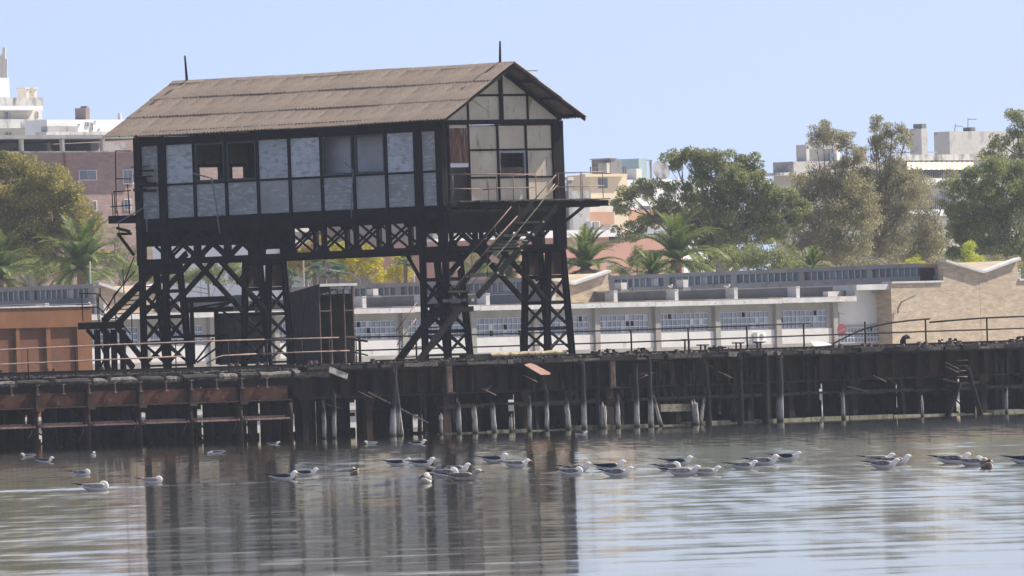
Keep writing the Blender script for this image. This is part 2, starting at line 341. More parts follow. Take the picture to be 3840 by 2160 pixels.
# ------------------------------------------------------------------ small builders
def S(name, parent, p0, p1, w, h=None, mat='steel', up=None, kind='beam', t=0.03):
    mb = MB()
    if kind == 'beam': mb.beam(p0, p1, w, h, up)
    elif kind == 'i': mb.ibeam(p0, p1, w, h, t, up)
    else: mb.tube([p0, p1], w, 8)
    return add(name, mb, M[mat], parent)
def T(name, parent, pts, r, mat='pipe', n=7): return add(name, MB().tube(pts, r, n), M[mat], parent, smooth=True)
def corrugated(w, l, pitch=0.146, amp=0.03, th=0.012, seg=4):    # sheet in local x (width) y (length, up-slope), ridges along y
    n = max(4, int(round(w / pitch)) * seg); v = []; f = []
    for dz in (0, -th):
        for y in (0, l):
            for i in range(n + 1):
                x = w * i / n; v.append((x, y, dz + amp * math.sin(2 * math.pi * x / pitch)))
    k = n + 1
    for i in range(n):
        f.append((i, i+1, k+i+1, k+i)); f.append((2*k+i, 3*k+i, 3*k+i+1, 2*k+i+1))
        f.append((i, 2*k+i, 2*k+i+1, i+1)); f.append((k+i, k+i+1, 3*k+i+1, 3*k+i))
    me = bpy.data.meshes.new('sheet'); me.from_pydata(v, [], f); me.update(); return me
def xd(px, py, D): return at(px, py, D).x
class Frame:                                             # axes of a building: b runs along the front, a runs inward
    def __init__(s, P0, th):
        s.P0 = Vector((P0.x, P0.y, 0)); s.A = Vector((-math.cos(th), math.sin(th), 0)); s.B = Vector((math.sin(th), math.cos(th), 0)); s.rz = math.atan2(s.B.y, s.B.x); s.ra = math.atan2(s.A.y, s.A.x)
    def p(s, a, b, z): return s.P0 + s.A*a + s.B*b + Vector((0,0,z))
    def b(s, px, py, a=0.0):
        k = uv(px, py)[0]/F; return (k*(s.P0.y + a*s.A.y) - s.P0.x - a*s.A.x)/(s.B.x - k*s.B.y)
    def a(s, px, py, b=0.0):
        k = uv(px, py)[0]/F; return (k*(s.P0.y + b*s.B.y) - s.P0.x - b*s.B.x)/(s.A.x - k*s.A.y)
    def pt(s, px, py, a=0.0):                            # photo point on the front plane pushed inward by a
        b = s.b(px, py, a); D = s.P0.y + a*s.A.y + b*s.B.y; q = at(px, py, D); return q
    def z(s, px, py, a=0.0): return s.pt(px, py, a).z
    def box(s, a0, a1, b0, b1, z0, z1, mb=None):
        mb = mb or MB(); return mb.hexa([s.p(a0,b0,z0),s.p(a1,b0,z0),s.p(a1,b1,z0),s.p(a0,b1,z0),s.p(a0,b0,z1),s.p(a1,b0,z1),s.p(a1,b1,z1),s.p(a0,b1,z1)])
# ------------------------------------------------------------------ the gantry cabin on lattice legs
LEN, WID = 19.2, 8.35; ZF, ZM, ZT = 10.56, 12.13, 13.97; ZE, ZR = 14.50, 17.02
ZC, ZD = 8.55, 3.42                                   # truss bottom chord, deck
G = thing('gantry_cabin', 'derelict black steel gantry cabin on lattice legs with brown corrugated roof', 'gantry', L(LEN/2, WID/2, ZD))
ax = -A                                               # outward normal of the gable
# posts and rails of the long walls
posts_a = [1.5 + 2.0 * i for i in range(9)]
for b0, sgn in ((0.0, -1), (WID, 1)):
    for a_ in (0.16, LEN - 0.16): add('corner_post', MB().lbox(a_-0.19, a_+0.19, b0-0.14, b0+0.16, 8.4, ZE-0.1), M['steel'], G)
    for i, a_ in enumerate(posts_a):
        w = 0.22 if i in (0, 8) else 0.075
        add('wall_post', MB().lbox(a_-w, a_+w, b0-(0.12 if w > .1 else 0.06), b0+0.12, ZC if w > .1 else 10.1, ZE-0.12), M['steel'], G)
    add('wall_rail', MB().lbox(0.35, LEN-0.35, b0-0.035, b0+0.10, ZM-0.05, ZM+0.05), M['steel'], G)
    add('wall_plate', MB().lbox(-0.05, LEN+0.05, b0-0.10, b0+0.14, ZT+0.02, ZE-0.14), M['steel'], G)
    add('sill_beam', MB().ibeam(L(-0.1, b0, 10.36), L(LEN+0.1, b0, 10.36), 0.26, 0.36), M['steel'], G)
# long wall panels, numbered from the near end
spans = [(0.36, 1.28, 'end')] + [(posts_a[i] + (0.22 if i == 0 else 0.075), posts_a[i+1] - (0.22 if i == 7 else 0.075), i) for i in range(8)] + [(17.72, LEN-0.36, 'end')]
def window(a0, a1, z0, z1, b0, parent, broken=True):
    w = part_empty('window', parent, 'open window with a green frame and no glass')
    t = 0.09
    for q in ((a0, a0+t, z0, z1), (a1-t, a1, z0, z1), (a0+t, a1-t, z0, z0+t), (a0+t, a1-t, z1-t, z1)):
        add('frame', MB().lbox(q[0], q[1], b0-0.03, b0+0.09, q[2], q[3]), M['greenframe'], w)
    return w
for a0, a1, i in spans:
    lo = 10.55
    add('wall_panel', MB().lbox(a0, a1, 0.02, 0.07, lo + 0.02, ZM-0.05), M['panelgrey' if i in (3, 4, 1) else 'panel'], G)
    add('batten', MB().lbox(a0, a1, 0.012, 0.03, lo+0.56, lo+0.58), M['panelgrey'], G)
    if i in (1, 2, 5, 6):
        w = window(a0, a1, ZM+0.05, ZT+0.02, 0.0, G)
    else: add('wall_panel', MB().lbox(a0, a1, 0.02, 0.07, ZM+0.05, ZT+0.02), M['panelwhite' if i in (0, 3, 4, 7) else 'panel'], G)
# boarded back wall
for k in range(9): add('back_panel', MB().lbox(0.35 + k*2.055, 0.35 + (k+1)*2.055 - 0.02, WID-0.07, WID-0.02, 10.55, ZT+0.03), M['brownwood'], G)
add('partition', MB().lbox(2.2, 8.3, 0.85, 0.93, 10.5, ZT+0.2), M['plaster'], G, label='pale inner partition seen through the far windows')
add('partition', MB().lbox(8.3, 8.4, 0.85, WID-0.1, 10.5, ZT+0.2), M['plaster'], G)
add('partition', MB().lbox(2.1, 2.2, 0.2, WID-0.1, 10.5, ZT+0.2), M['plaster'], G)
add('floor', MB().lbox(0.1, LEN-0.1, 0.1, WID-0.1, 10.38, 10.5), M['brownwood'], G)
add('ceiling', MB().lbox(0.1, LEN-0.1, 0.1, WID-0.1, ZE-0.34, ZE-0.28), M['brownwood'], G)
# gable ends
GZ = [10.78, 11.79, 13.07, 14.22]; GB = [1.80, 3.85, 5.85]
zr = lambda b: ZE + 0.05 + (ZR - ZE - 0.22) * (1 - abs(b - WID/2) / (WID/2 + 0.0))
for a_, s_, front in ((0.0, -1, True), (LEN, 1, False)):
    fr = lambda a0, a1: (a_ + s_*a0, a_ + s_*a1) if s_ > 0 else (a_ - a1, a_ - a0)
    def gb(name, b0, b1, z0, z1, d0, d1, mat, parent=G):
        q = fr(d0, d1); return add(name, MB().lbox(min(q), max(q), b0, b1, z0, z1), M[mat], parent)
    for b_ in GB: gb('gable_post', b_-0.055, b_+0.055, 10.5, 14.3, -0.08, 0.05, 'steel')
    gb('corner_post', WID-0.66, WID-0.16, 8.4, ZE-0.1, -0.12, 0.08, 'steel')
    gb('door_post', 0.36, 0.44, 10.5, 14.3, -0.08, 0.05, 'steel')
    gb('tie_beam', 0.16, WID-0.14, 14.25, 14.46, -0.10, 0.09, 'steel')
    for z in GZ[1:3]: gb('gable_rail', GB[0]+0.056, WID-0.67, z-0.045, z+0.045, -0.07, 0.03, 'steel')
    cols = [(GB[0]+0.056, GB[1]-0.056), (GB[1]+0.056, GB[2]-0.056), (GB[2]+0.056, WID-0.67)]
    for j in range(3):
        for k, (b0, b1) in enumerate(cols):
            z0 = GZ[j] + (0.045 if j else -0.2); z1 = GZ[j+1] - 0.045
            if front and j == 1 and k == 1:
                w = part_empty('window', G, 'open gable window with a worn grey frame'); t = 0.11
                for q in ((b0, b0+t, z0, z1), (b1-t, b1, z0, z1), (b0+t, b1-t, z0, z0+0.05), (b0+t, b1-t, z1-t, z1)):
                    gb('frame', q[0], q[1], q[2], q[3], -0.06, 0.02, 'galv', w)
                gb('sill', b0+t, b1-t, z0+0.05, z0+0.42, -0.05, -0.02, 'brownwood', w)
            elif not front and j == 1 and k in (1, 2):          # open windows of the far end, daylight shows through
                w = part_empty('window', G, 'open window in the far end wall'); lo = 12.36; t = 0.10
                gb('apron_panel', b0, b1, z0, lo-0.05, -0.05, -0.01, 'brownwood', w); gb('header_panel', b0, b1, 12.97, z1, -0.05, -0.01, 'brownwood', w)
                for q in ((b0, b0+t+(0.35 if k == 1 else 0)), (b1-t-(0.1 if k == 2 else 0), b1)): gb('frame', q[0], q[1], lo-0.05, 12.97, -0.06, 0.02, 'brownwood', w)
                if k == 2: gb('frame', b0+0.28, b0+0.75, lo-0.05, 12.97, -0.06, 0.02, 'brownwood', w)
            else: gb('gable_panel', b0, b1, z0, z1, -0.05, -0.01, 'gable')
    if front:
        d = part_empty('doorway', G, 'doorway half closed by a rusty corrugated sheet')
        z0 = gs(1720, 611)[1]; z1 = gs(1720, 481)[1]
        me = corrugated(1.26, z1 - z0, 0.1, 0.02); me.materials.append(M['rustsheet'])
        o = inst('rusty_sheet', me, d, L(-0.05, 0.46, z0), (math.radians(90), 0, math.atan2(B.y, B.x)))
        gb('lintel', 0.46, 1.74, z0-0.20, z0-0.01, -0.04, 0.03, 'white', d)
        gb('lintel_board', 0.46, 1.74, z1+0.01, 14.24, -0.04, 0.0, 'gable', d)
        gb('door_sill', 0.46, 1.74, 10.5, 10.95, -0.06, 0.0, 'steel', d)
        for b_ in (0.44, 1.66): gb('door_jamb', b_, b_+0.08, 10.5, z0-0.02, -0.06, 0.02, 'rust', d)
        add('inner_wall', MB().lbox(1.3, 1.36, 0.3, 3.0, 10.5, ZT+0.2), M['plaster'], d)
    else: gb('gable_panel', 0.45, 1.74, 10.6, 14.2, -0.05, -0.01, 'gable')
    # the triangle
    zt = 15.6; mid = WID/2
    fb = lambda z: (z - ZE - 0.05) / (ZR - ZE - 0.22) * (WID/2)      # b where the verge is at height z (measured from the wall)
    x0 = a_ + s_*(-0.05); ex = A * (s_*0.04)
    def tri(poly): add('gable_panel', MB().prism([L(x0, b, z) for b, z in poly], ex), M['gable'], G)
    b1 = GB[0]+0.05; b2 = 6.05
    tri([(0.15, 14.47), (b1-0.05, 14.47), (b1-0.05, zr(b1-0.05)-0.02), (0.15, zr(0.15)-0.02)])
    tri([(b1+0.05, 14.47), (mid-0.1, 14.47), (mid-0.1, zt-0.05), (fb(zt-0.05), zt-0.05), (b1+0.05, zr(b1+0.05)-0.02)])
    tri([(mid+0.1, 14.47), (b2-0.05, 14.47), (b2-0.05, zr(b2)-0.02), (WID-fb(zt-0.05), zt-0.05), (mid+0.1, zt-0.05)])
    tri([(b2+0.05, 14.47), (WID-0.15, 14.47), (WID-0.15, zr(WID-0.15)-0.02), (b2+0.05, zr(b2+0.05)-0.02)])
    tri([(fb(zt+0.05), zt+0.05), (mid-0.1, zt+0.05), (mid-0.1, zr(mid)-0.12)])
    tri([(WID-fb(zt+0.05), zt+0.05), (mid+0.1, zt+0.05), (mid+0.1, zr(mid)-0.12)][::-1])
    gb('king_post', mid-0.11, mid+0.11, 14.46, zr(mid)-0.05, -0.08, 0.08, 'steel')
    gb('gable_rail', fb(zt), WID-fb(zt), zt-0.05, zt+0.05, -0.07, 0.04, 'steel')
    for b_ in (b1, b2): gb('gable_stud', b_-0.05, b_+0.05, 14.46, zr(b_)-0.02, -0.07, 0.04, 'steel')
    for q in ((0.0, mid), (WID, mid)):
        add('verge_rafter', MB().beam(L(a_+s_*0.03, q[0], ZE-0.02), L(a_+s_*0.03, q[1], ZR-0.24), 0.18, 0.16), M['steel'], G)
# roof of overlapping corrugated sheets, three courses on each slope
OV, OE = 0.92, 0.83; RL = LEN + OV + 1.3; run = WID/2 + OE; rise = ZR - ZE + 0.0
slope = math.atan2(rise, run); SL = math.hypot(run, rise)
R = part_empty('roof', G, 'brown weathered corrugated roof with broken verge')
nsh = 20; sw = RL / nsh; rows = [(0.0, 0.36), (0.34, 0.69), (0.67, 1.0)]
sheets = []
for r0, r1 in rows:
    me = corrugated(sw + 0.08, SL * (r1 - r0), 0.195, 0.048); me.materials.append(M['roof']); sheets.append(me)
for side in (0, 1):
    for j, (r0, r1) in enumerate(rows):
        for i in range(nsh):
            h = r0; bq = -OE + run * h; zq = ZE + rise * h + 0.034 * j + rnd.uniform(0, 0.014) + 0.010*math.sin(i*0.75 + j*1.3) - 0.05*math.sin(math.pi*i/nsh)*(1 - h)
            a0 = -OV + sw * i + (0 if side == 0 else -0.04)
            sl = slope + rnd.uniform(-0.002, 0.002)
            if side == 0:
                Mx = Matrix((A, B * math.cos(sl) + UPV * math.sin(sl), -(B * -math.sin(sl)) * -1 + UPV * math.cos(sl))).transposed()
                Mx = Matrix.Identity(3); xx = A; yy = B * math.cos(sl) + UPV * math.sin(sl); zz = xx.cross(yy)
                if zz.z < 0: zz = -zz
                p = L(a0, bq, zq)
            else:
                xx = A; yy = -B * math.cos(sl) + UPV * math.sin(sl); zz = xx.cross(yy)
                if zz.z < 0: zz = -zz
                p = L(a0, WID - bq, zq)
            Mx = Matrix((xx, yy, zz)).transposed().to_4x4(); Mx.translation = p - BASE[R.name]
            o = bpy.data.objects.new('roof_sheet', sheets[j]); COL.objects.link(o); o.parent = R; o.matrix_local = Mx
a_ = -OV
for i in range(10):                                                     # ridge caps, a few missing
    a1 = a_ + RL / 10
    if i not in (3, 8):
        mbx = MB(); z = ZR + 0.07 + rnd.uniform(-0.02, 0.02)
        for s_ in (-1, 1):
            mbx.hexa([L(a_,WID/2,z),L(a1,WID/2,z+0.01),L(a1,WID/2+s_*0.26,z-0.13),L(a_,WID/2+s_*0.26,z-0.14),
                      L(a_,WID/2,z+0.02),L(a1,WID/2,z+0.03),L(a1,WID/2+s_*0.26,z-0.11),L(a_,WID/2+s_*0.26,z-0.12)])
        add('ridge_cap', mbx, M['roofcap'], R)
    a_ = a1
for h in (0.08, 0.4, 0.72, 0.97):                                       # purlins that show past the gable
    for side in (0, 1):
        bq = -OE + run * h; bq = bq if side == 0 else WID - bq; zq = ZE + rise * h - 0.10
        add('purlin', MB().beam(L(-OV+0.05, bq, zq), L(LEN+1.1, bq, zq), 0.09, 0.13), M['darktimber'], R)
for s_ in (0, 1):
    f = (lambda b: b) if s_ == 0 else (lambda b: WID - b)
    add('verge_board', MB().beam(L(-OV+0.10, f(-OE), ZE-0.10), L(-OV+0.10, f(WID/2), ZR-0.10), 0.05, 0.14), M['darktimber'], R)
add('loose_lath', MB().beam(PG(1967, 265, -0.8), PG(2014, 265, -0.8), 0.06, 0.05), M['moss'], R)
add('loose_lath', MB().beam(PG(1945, 246, -0.8), PG(1985, 285, -0.8), 0.07, 0.05), M['darktimber'], R)
# ridge masts
for p, q in (((693, 208), (701, 303)), ((1875, 154), (1875, 243))):
    T('mast', G, [PL(q[0], q[1]+8, WID/2), PL(p[0], p[1], WID/2)], [0.07, 0.045], 'rust')
# trusses under the long walls
for b0 in (0.0, WID):
    tr = part_empty('truss', G)
    add('top_chord', MB().ibeam(L(0.1, b0, 10.06), L(LEN-0.1, b0, 10.06), 0.24, 0.22), M['steel'], tr)
    add('bottom_chord', MB().ibeam(L(0.1, b0, ZC), L(LEN-0.1, b0, ZC), 0.26, 0.24), M['steel'], tr)
    add('rivet_plate', MB().lbox(1.6, 17.4, b0-0.145, b0-0.132, ZC-0.10, ZC+0.10), M['steel'], tr)
    for i, a_ in enumerate(posts_a):
        add('truss_post', MB().lbox(a_-0.09, a_+0.09, b0-0.11, b0+0.11, ZC+0.12, 9.95), M['steel'], tr)
        if i < 8:
            for z0, z1 in ((8.75, 9.92), (9.92, 8.75)):
                add('diagonal', MB().beam(L(a_+0.12, b0+(0.05 if z0 < z1 else -0.05), z0), L(a_+1.88, b0+(0.05 if z0 < z1 else -0.05), z1), 0.05, 0.11), M['steel'], tr)
            for da, s_ in ((0.12, 1), (1.88, -1)):
                add('gusset', MB().prism([L(a_+da, b0-0.08, ZC+0.1), L(a_+da+s_*0.28, b0-0.08, ZC+0.1), L(a_+da+s_*0.2, b0-0.08, ZC+0.26), L(a_+da, b0-0.08, ZC+0.34)], B*0.02), M['steel'], tr)
                add('gusset', MB().prism([L(a_+da, b0-0.08, 9.96), L(a_+da+s_*0.26, b0-0.08, 9.96), L(a_+da+s_*0.2, b0-0.08, 9.82), L(a_+da, b0-0.08, 9.72)], B*0.02), M['steel'], tr)
# solid machinery girder in the far half of the span and plate girders under both gables
add('plate_girder', MB().lbox(15.3, 18.9, 3.2, 3.4, 9.27, 10.2), M['steel'], G); add('plate_girder', MB().lbox(12.4, 15.29, 3.2, 3.4, 8.95, 10.2), M['steel'], G)
for a_ in (0.0, 1.5, 17.5, LEN):
    add('plate_girder', MB().lbox(a_-0.05, a_+0.05, 0.2, WID-0.2, 9.28, 10.35), M['steel'], G)
    add('cross_chord', MB().ibeam(L(a_, 0.2, ZC), L(a_, WID-0.2, ZC), 0.22, 0.22), M['steel'], G)
    for b_ in (2.1, 4.2, 6.3):
        add('hanger', MB().lbox(a_-0.07, a_+0.07, b_-0.09, b_+0.09, ZC+0.1, 9.3), M['steel'], G)
        for s_ in (-1, 1): add('web_brace', MB().beam(L(a_, b_, ZC+0.12), L(a_, b_+s_*0.95, 9.3), 0.06, 0.13), M['steel'], G)
        add('gusset', MB().prism([L(a_-0.09, b_-0.35, ZC+0.1), L(a_-0.09, b_+0.35, ZC+0.1), L(a_-0.09, b_+0.2, ZC+0.42), L(a_-0.09, b_-0.2, ZC+0.42)], A*0.02), M['steel'], G)
# lattice legs
def leg(label, a0, a1, b0t, b1t, b0b, b1b, plate=False):
    lg = part_empty('leg_tower', G, label)
    zt, zb = ZC-0.1, ZD
    cs = [(a0, 0), (a1, 0), (a1, 1), (a0, 1)]
    def P(i, z):
        a, q = cs[i % 4]; k = (z - zb) / (zt - zb)
        b = (b0b + (b0t - b0b) * k) if q == 0 else (b1b + (b1t - b1b) * k)
        return L(a, b, z)
    for i in range(4):
        add('post', MB().ibeam(P(i, zb+0.02), P(i, zt), 0.22, 0.26, 0.035, up=B), M['steel'], lg)
        add('base_plate', MB().box(tuple(P(i, zb) - Vector((0.25, 0.25, 0))), tuple(P(i, zb) + Vector((0.25, 0.25, 0.08)))), M['rust'], lg)
    lv = [zb+0.25, 4.75, 5.95, 7.15]
    for j, z in enumerate(lv + [zt-0.1]):
        for i in range(4):
            add('strut', MB().beam(P(i, z), P(i+1, z), 0.07, 0.16 if j else 0.10), M['steel'], lg)
    for j in range(3):
        for i in range(4):
            z0, z1 = lv[j]+0.05, lv[j+1]-0.05
            add('brace', MB().beam(P(i, z0), P(i+1, z1), 0.05, 0.10), M['steel'], lg)
            add('brace', MB().beam(P(i, z1), P(i+1, z0), 0.05, 0.10), M['rust' if rnd.random() < 0.3 else 'steel'], lg)
    for i in range(4):                                     # riveted head plates
        z0 = 7.25 if plate else 7.95
        p = [P(i, z0), P(i+1, z0), P(i+1, zt), P(i, zt)]; nrm = (p[1]-p[0]).cross(p[3]-p[0]).normalized()
        if i % 2 == 1 or not plate: add('head_plate', MB().prism(p, nrm*0.03), M['rust' if plate else 'steel'], lg)
    return lg
leg('near lattice leg beside the lower stair', 0.1, 1.5, 0.05, 1.0, 0.0, 1.55)
leg('far lattice leg beside the small stair platform', 17.6, 19.1, 0.05, 1.0, 0.0, 1.55)
leg('lattice leg under the balcony end', 0.1, 1.5, 7.3, 8.3, 6.95, 8.75, True)
leg('back lattice leg beside the tall hut', 17.6, 19.1, 7.3, 8.3, 6.95, 8.75, True)
for a_ in (0.1, 1.5, 17.6, 19.1):                           # knee braces across the ends
    add('knee_brace', MB().beam(L(a_, 1.15, 6.9), L(a_, 3.4, ZC-0.05), 0.16, 0.20), M['steel'], G)
    add('knee_brace', MB().beam(L(a_, 7.15, 6.0), L(a_, 3.9, ZC-0.05), 0.16, 0.20), M['steel'], G)
    add('thin_brace', MB().beam(L(a_, 5.0, 7.4), L(a_, 6.6, ZC+0.5), 0.07, 0.09), M['steel'], G)
for b_ in (0.1, 8.2):                                       # knee braces along the sides
    add('knee_brace', MB().beam(L(1.6, b_, 7.0), L(2.6, b_, ZC-0.05), 0.10, 0.14), M['steel'], G)
# balcony along the gable
bal = part_empty('balcony', G, 'balcony platform with thin pipe railing')
zb0 = 10.64; AB = -1.15
add('edge_beam', MB().ibeam(L(AB, 1.1, 10.5), L(AB, 10.25, 10.5), 0.14, 0.28, 0.03), M['steel'], bal)
add('edge_beam', MB().ibeam(L(AB, 10.2, 10.5), L(0.3, 10.2, 10.5), 0.14, 0.26, 0.03), M['steel'], bal)
add('edge_beam', MB().ibeam(L(-0.75, 0.1, 10.48), L(-0.75, 1.9, 10.48), 0.14, 0.34, 0.03), M['steel'], bal)
bq = 0.1
while bq < 10.2:
    w = rnd.uniform(0.25, 0.42); far = AB - rnd.uniform(0.02, 0.12)
    if bq < 1.0: far = -0.85
    add('plank', MB().lbox(far, -0.16, bq, bq+w-0.02, zb0+0.015+rnd.uniform(0,0.02), zb0+0.07+rnd.uniform(0,0.02)), M['deckwood'], bal); bq += w
for b_ in (0.5, 3.0, 5.6, 8.0, 9.6): add('bracket', MB().beam(L(AB, b_, 10.38), L(0.0, b_, 10.38), 0.08, 0.10), M['steel'], bal)
add('bracket', MB().beam(PG(2190, 772, -0.3), PG(2120, 830, -0.3), 0.10, 0.12), M['steel'], bal)
add('bracket', MB().beam(PG(2110, 772, -0.3), PG(2185, 772, -0.3), 0.10, 0.12), M['steel'], bal)
def rail_run(par, pts, r=0.026, mat='pipe'): T('rail', par, pts, r, mat)
AR = AB + 0.02
for x0, x1, y0, y1 in ((1684, 2008, 654, 654), (2085, 2262, 650, 644)):
    rail_run(bal, [PG(x0, y0, AR), PG((x0+x1)/2, (y0+y1)/2 - 1, AR), PG(x1, y1, AR)])
rail_run(bal, [PG(1684, 708, AR), PG(1797, 708, AR)])
rail_run(bal, [PG(1812, 712, AR), PG(1870, 705, AR), PG(2014, 703, AR)])
rail_run(bal, [PG(2088, 702, AR), PG(2264, 696, AR)])
for x0, y0, y1 in ((1697, 653, 755), (1830, 668, 752), (1861, 652, 752), (1923, 650, 750), (2008, 650, 748), (2093, 650, 746), (2176, 648, 744), (2182, 648, 744), (2259, 645, 742)):
    T('stanchion', bal, [PG(x0, y0, AR), PG(x0 + 3, y1, AR)], 0.02, 'pipe')
# stair on the gable side: two flights running along the gable
st = part_empty('staircase', G, 'broken steel stair with mossy wooden treads')
SA, SB = -1.35, -2.75
def strg(name, p, q, a_, w=0.09, h=0.26, mat='steel'): add(name, MB().beam(PG(p[0], p[1], a_), PG(q[0], q[1], a_), w, h), M[mat], st)
strg('stringer', (1705, 1098), (1962, 800), SA); strg('stringer', (1790, 1112), (2056, 812), SB)
strg('stringer', (1962, 800), (1995, 766), SA); strg('stringer', (2056, 812), (2090, 775), SB)
strg('stringer', (1487, 1362), (1645, 1150), SA, 0.1, 0.36); strg('stringer', (1560, 1366), (1720, 1160), SB, 0.1, 0.30)
def tread(x0, x1, y, th=0.06, dep=0.30, mat='moss'):
    b0, z0 = gs(x0, y, SA); p = L(SA, b0, z0); b1, z1 = gs(x1, y, SB); q = L(SB - 0.05, b1, z0 + rnd.uniform(-0.03, 0.03))
    add('tread', MB().beam(p, q, dep, th), M[mat], st)
for x0, x1, y, th in ((1936, 2038, 836, .07), (1893, 2000, 884, .12), (1880, 1968, 906, .05), (1868, 1950, 917, .10), (1850, 1945, 930, .07), (1828, 1955, 942, .06),
                      (1768, 1868, 1030, .10), (1750, 1890, 1038, .07), (1688, 1768, 1094, .06), (1665, 1770, 1128, .14)):
    tread(x0, x1, y, th)
add('landing', MB().beam(L(SA, gs(1650, 1160, SA)[0], 5.72), L(SB, gs(1650, 1160, SA)[0], 5.72), 1.5, 0.24), M['steel'], st)
for k in range(5):
    x = 1505 + 27*k; y = 1340 - 37*k
    b0, z0 = gs(x, y, SA); add('tread', MB().beam(L(SA, b0, z0), L(SB, b0, z0), 0.26, 0.05), M['darktimber'], st)
for pts, a_ in (([(1770, 947), (1857, 846), (1917, 775)], SA), ([(1704, 1080), (1770, 1003), (1858, 899), (1940, 810)], SA),
                ([(1748, 1088), (1827, 1000), (1912, 903), (2020, 772), (2080, 690)], SB), ([(1709, 1073), (1858, 900), (1938, 812)], SA-0.06),
                ([(1990, 765), (2034, 715), (2085, 655)], SA), ([(2032, 755), (2090, 695)], SA),
                ([(1485, 1241), (1562, 1136)], SA), ([(1489, 1293), (1560, 1195)], SA), ([(1687, 1041), (1725, 1000)], SA)):
    T('handrail', st, [PG(x, y, a_) for x, y in pts], 0.026, 'pipe' if a_ != SB else 'moss')
for x, y0, y1, a_ in ((1769, 948, 1030, SA), (1857, 848, 935, SA), (1911, 848, 940, SA), (1946, 770, 838, SA), (1826, 947, 1038, SB), (1691, 1045, 1150, SA), (1496, 1232, 1330, SA), (1752, 1048, 1150, SB), (1998, 775, 838, SB)):
    T('baluster', st, [PG(x, y0, a_), PG(x + 2, y1, a_)], 0.018, 'rust')
# stair and little platform at the far gable
fs = part_empty('far_stair', G, 'steep steel stair with a small landing on stilts at the far end')
FA, FB = 20.7, 19.6
def fbeam(name, p, q, a_, w, h): add(name, MB().beam(PG(p[0], p[1], a_), PG(q[0], q[1], a_), w, h), M['steel'], fs)
fbeam('stringer', (387, 1206), (520, 1072), FA, 0.10, 0.34); fbeam('stringer', (440, 1214), (560, 1095), FB, 0.10, 0.30)
fbeam('stringer', (520, 1072), (640, 950), FA, 0.10, 0.30); fbeam('stringer', (560, 1095), (700, 950), FB, 0.10, 0.28)
fbeam('stair_brace', (382, 1228), (500, 1380), FA, 0.10, 0.30); fbeam('stair_brace', (436, 1222), (560, 1380), FB, 0.10, 0.26)
pz = gs(340, 1222, FA)[1]
b0 = gs(298, 1222, FA)[0]; b1 = gs(400, 1222, FA)[0]
add('landing', MB().lbox(FB, FA+0.1, b0, b1, pz-0.16, pz+0.16), M['steel'], fs)
for x in (364, 426):
    for a_ in (FB, FA): fbeam('stilt', (x + (FA - a_)*30, 1236), (x + 4 + (FA - a_)*30, 1392), a_, 0.22, 0.2)
fbeam('stilt_brace', (376, 1290), (415, 1385), FA, 0.05, 0.09); fbeam('stilt_brace', (415, 1290), (374, 1385), FA, 0.05, 0.09)
fbeam('knee', (326, 1236), (356, 1270), FA, 0.08, 0.16)
for pts in ([(296, 1101), (364, 1101)], [(302, 1152), (368, 1152)], [(368, 1101), (490, 1254)], [(368, 1152), (400, 1185)], [(432, 1420 - 238), (390, 1182), (380, 1180)], [(400, 1164), (430, 1103), (505, 1018)], [(385, 1172), (465, 1062), (503, 962)]):
    T('handrail', fs, [PG(x, y, FA) for x, y in pts], 0.028, 'steel')
for x, y0, y1 in ((306, 1100, 1205), (368, 1100, 1205), (363, 1104, 1205), (429, 1102, 1205), (460, 1010, 1100), (493, 1180, 1300)):
    T('baluster', fs, [PG(x, y0, FA), PG(x + 5, y1, FA)], 0.024, 'steel')
for k in range(8):
    x = 400 + 17*k; y = 1195 - 17*k; bb, zz = gs(x, y, FA); add('tread', MB().beam(L(FA, bb, zz), L(FB, bb, zz), 0.24, 0.05), M['darktimber'], fs)
# far balcony with railing and ladder frame
fbz = gs(450, 822, 20.4)[1]
add('far_balcony', MB().lbox(LEN+0.1, 20.55, gs(415, 822, 20.4)[0], gs(415, 822, 20.4)[0]+2.2, fbz-0.2, fbz+0.16), M['steel'], fs)
for pts in ([(432, 566), (490, 566)], [(432, 566), (436, 800)], [(434, 670), (490, 671)], [(425, 719), (490, 715)], [(415, 776), (492, 769)], [(428, 716), (432, 812)], [(420, 722), (424, 812)], [(478, 690), (486, 805)], [(440, 790), (447, 880)]):
    T('handrail', fs, [PG(x, y, 20.4) for x, y in pts], 0.025, 'steel')
for p, q in (((438, 855), (486, 868)), ((440, 878), (492, 876)), ((445, 880), (502, 956))): fbeam('bracket', p, q, 20.4, 0.09, 0.12)
# cable fittings on the corner by the far end
for i, (x, y, w, h) in enumerate(((520, 625, 60, 6), (545, 640, 40, 8), (535, 662, 55, 6), (550, 690, 50, 14), (520, 712, 36, 12), (560, 715, 30, 10), (505, 668, 8, 30), (530, 680, 14, 40))):
    a0, z0 = ls(x - w/2, y + h/2, -0.3); a1, z1 = ls(x + w/2, y - h/2, -0.3)
    add('cable_fitting', MB().lbox(min(a0, a1), max(a0, a1), -0.32 - 0.03*(i % 3), -0.10, z0, z1), M['steel'], G)
T('conduit', G, [PL(440, 835, -0.9), PL(545, 776, -0.6), PL(580, 774, -0.3)], 0.03, 'galv')
T('conduit', G, [PL(547, 776, -0.6), PL(552, 870, -0.6)], 0.03, 'galv')
# swan neck lamp arms on the long wall
T('lamp_arm', G, [PL(723, 649, -0.9), PL(794, 669, -0.4), PL(812, 780, -0.35), PL(824, 875, -0.3)], 0.035, 'galv')
T('lamp_arm', G, [PL(1290, 608, -0.7), PL(1325, 640, -0.3), PL(1320, 700, -0.3), PL(1318, 815, -0.25)], 0.03, 'galv')
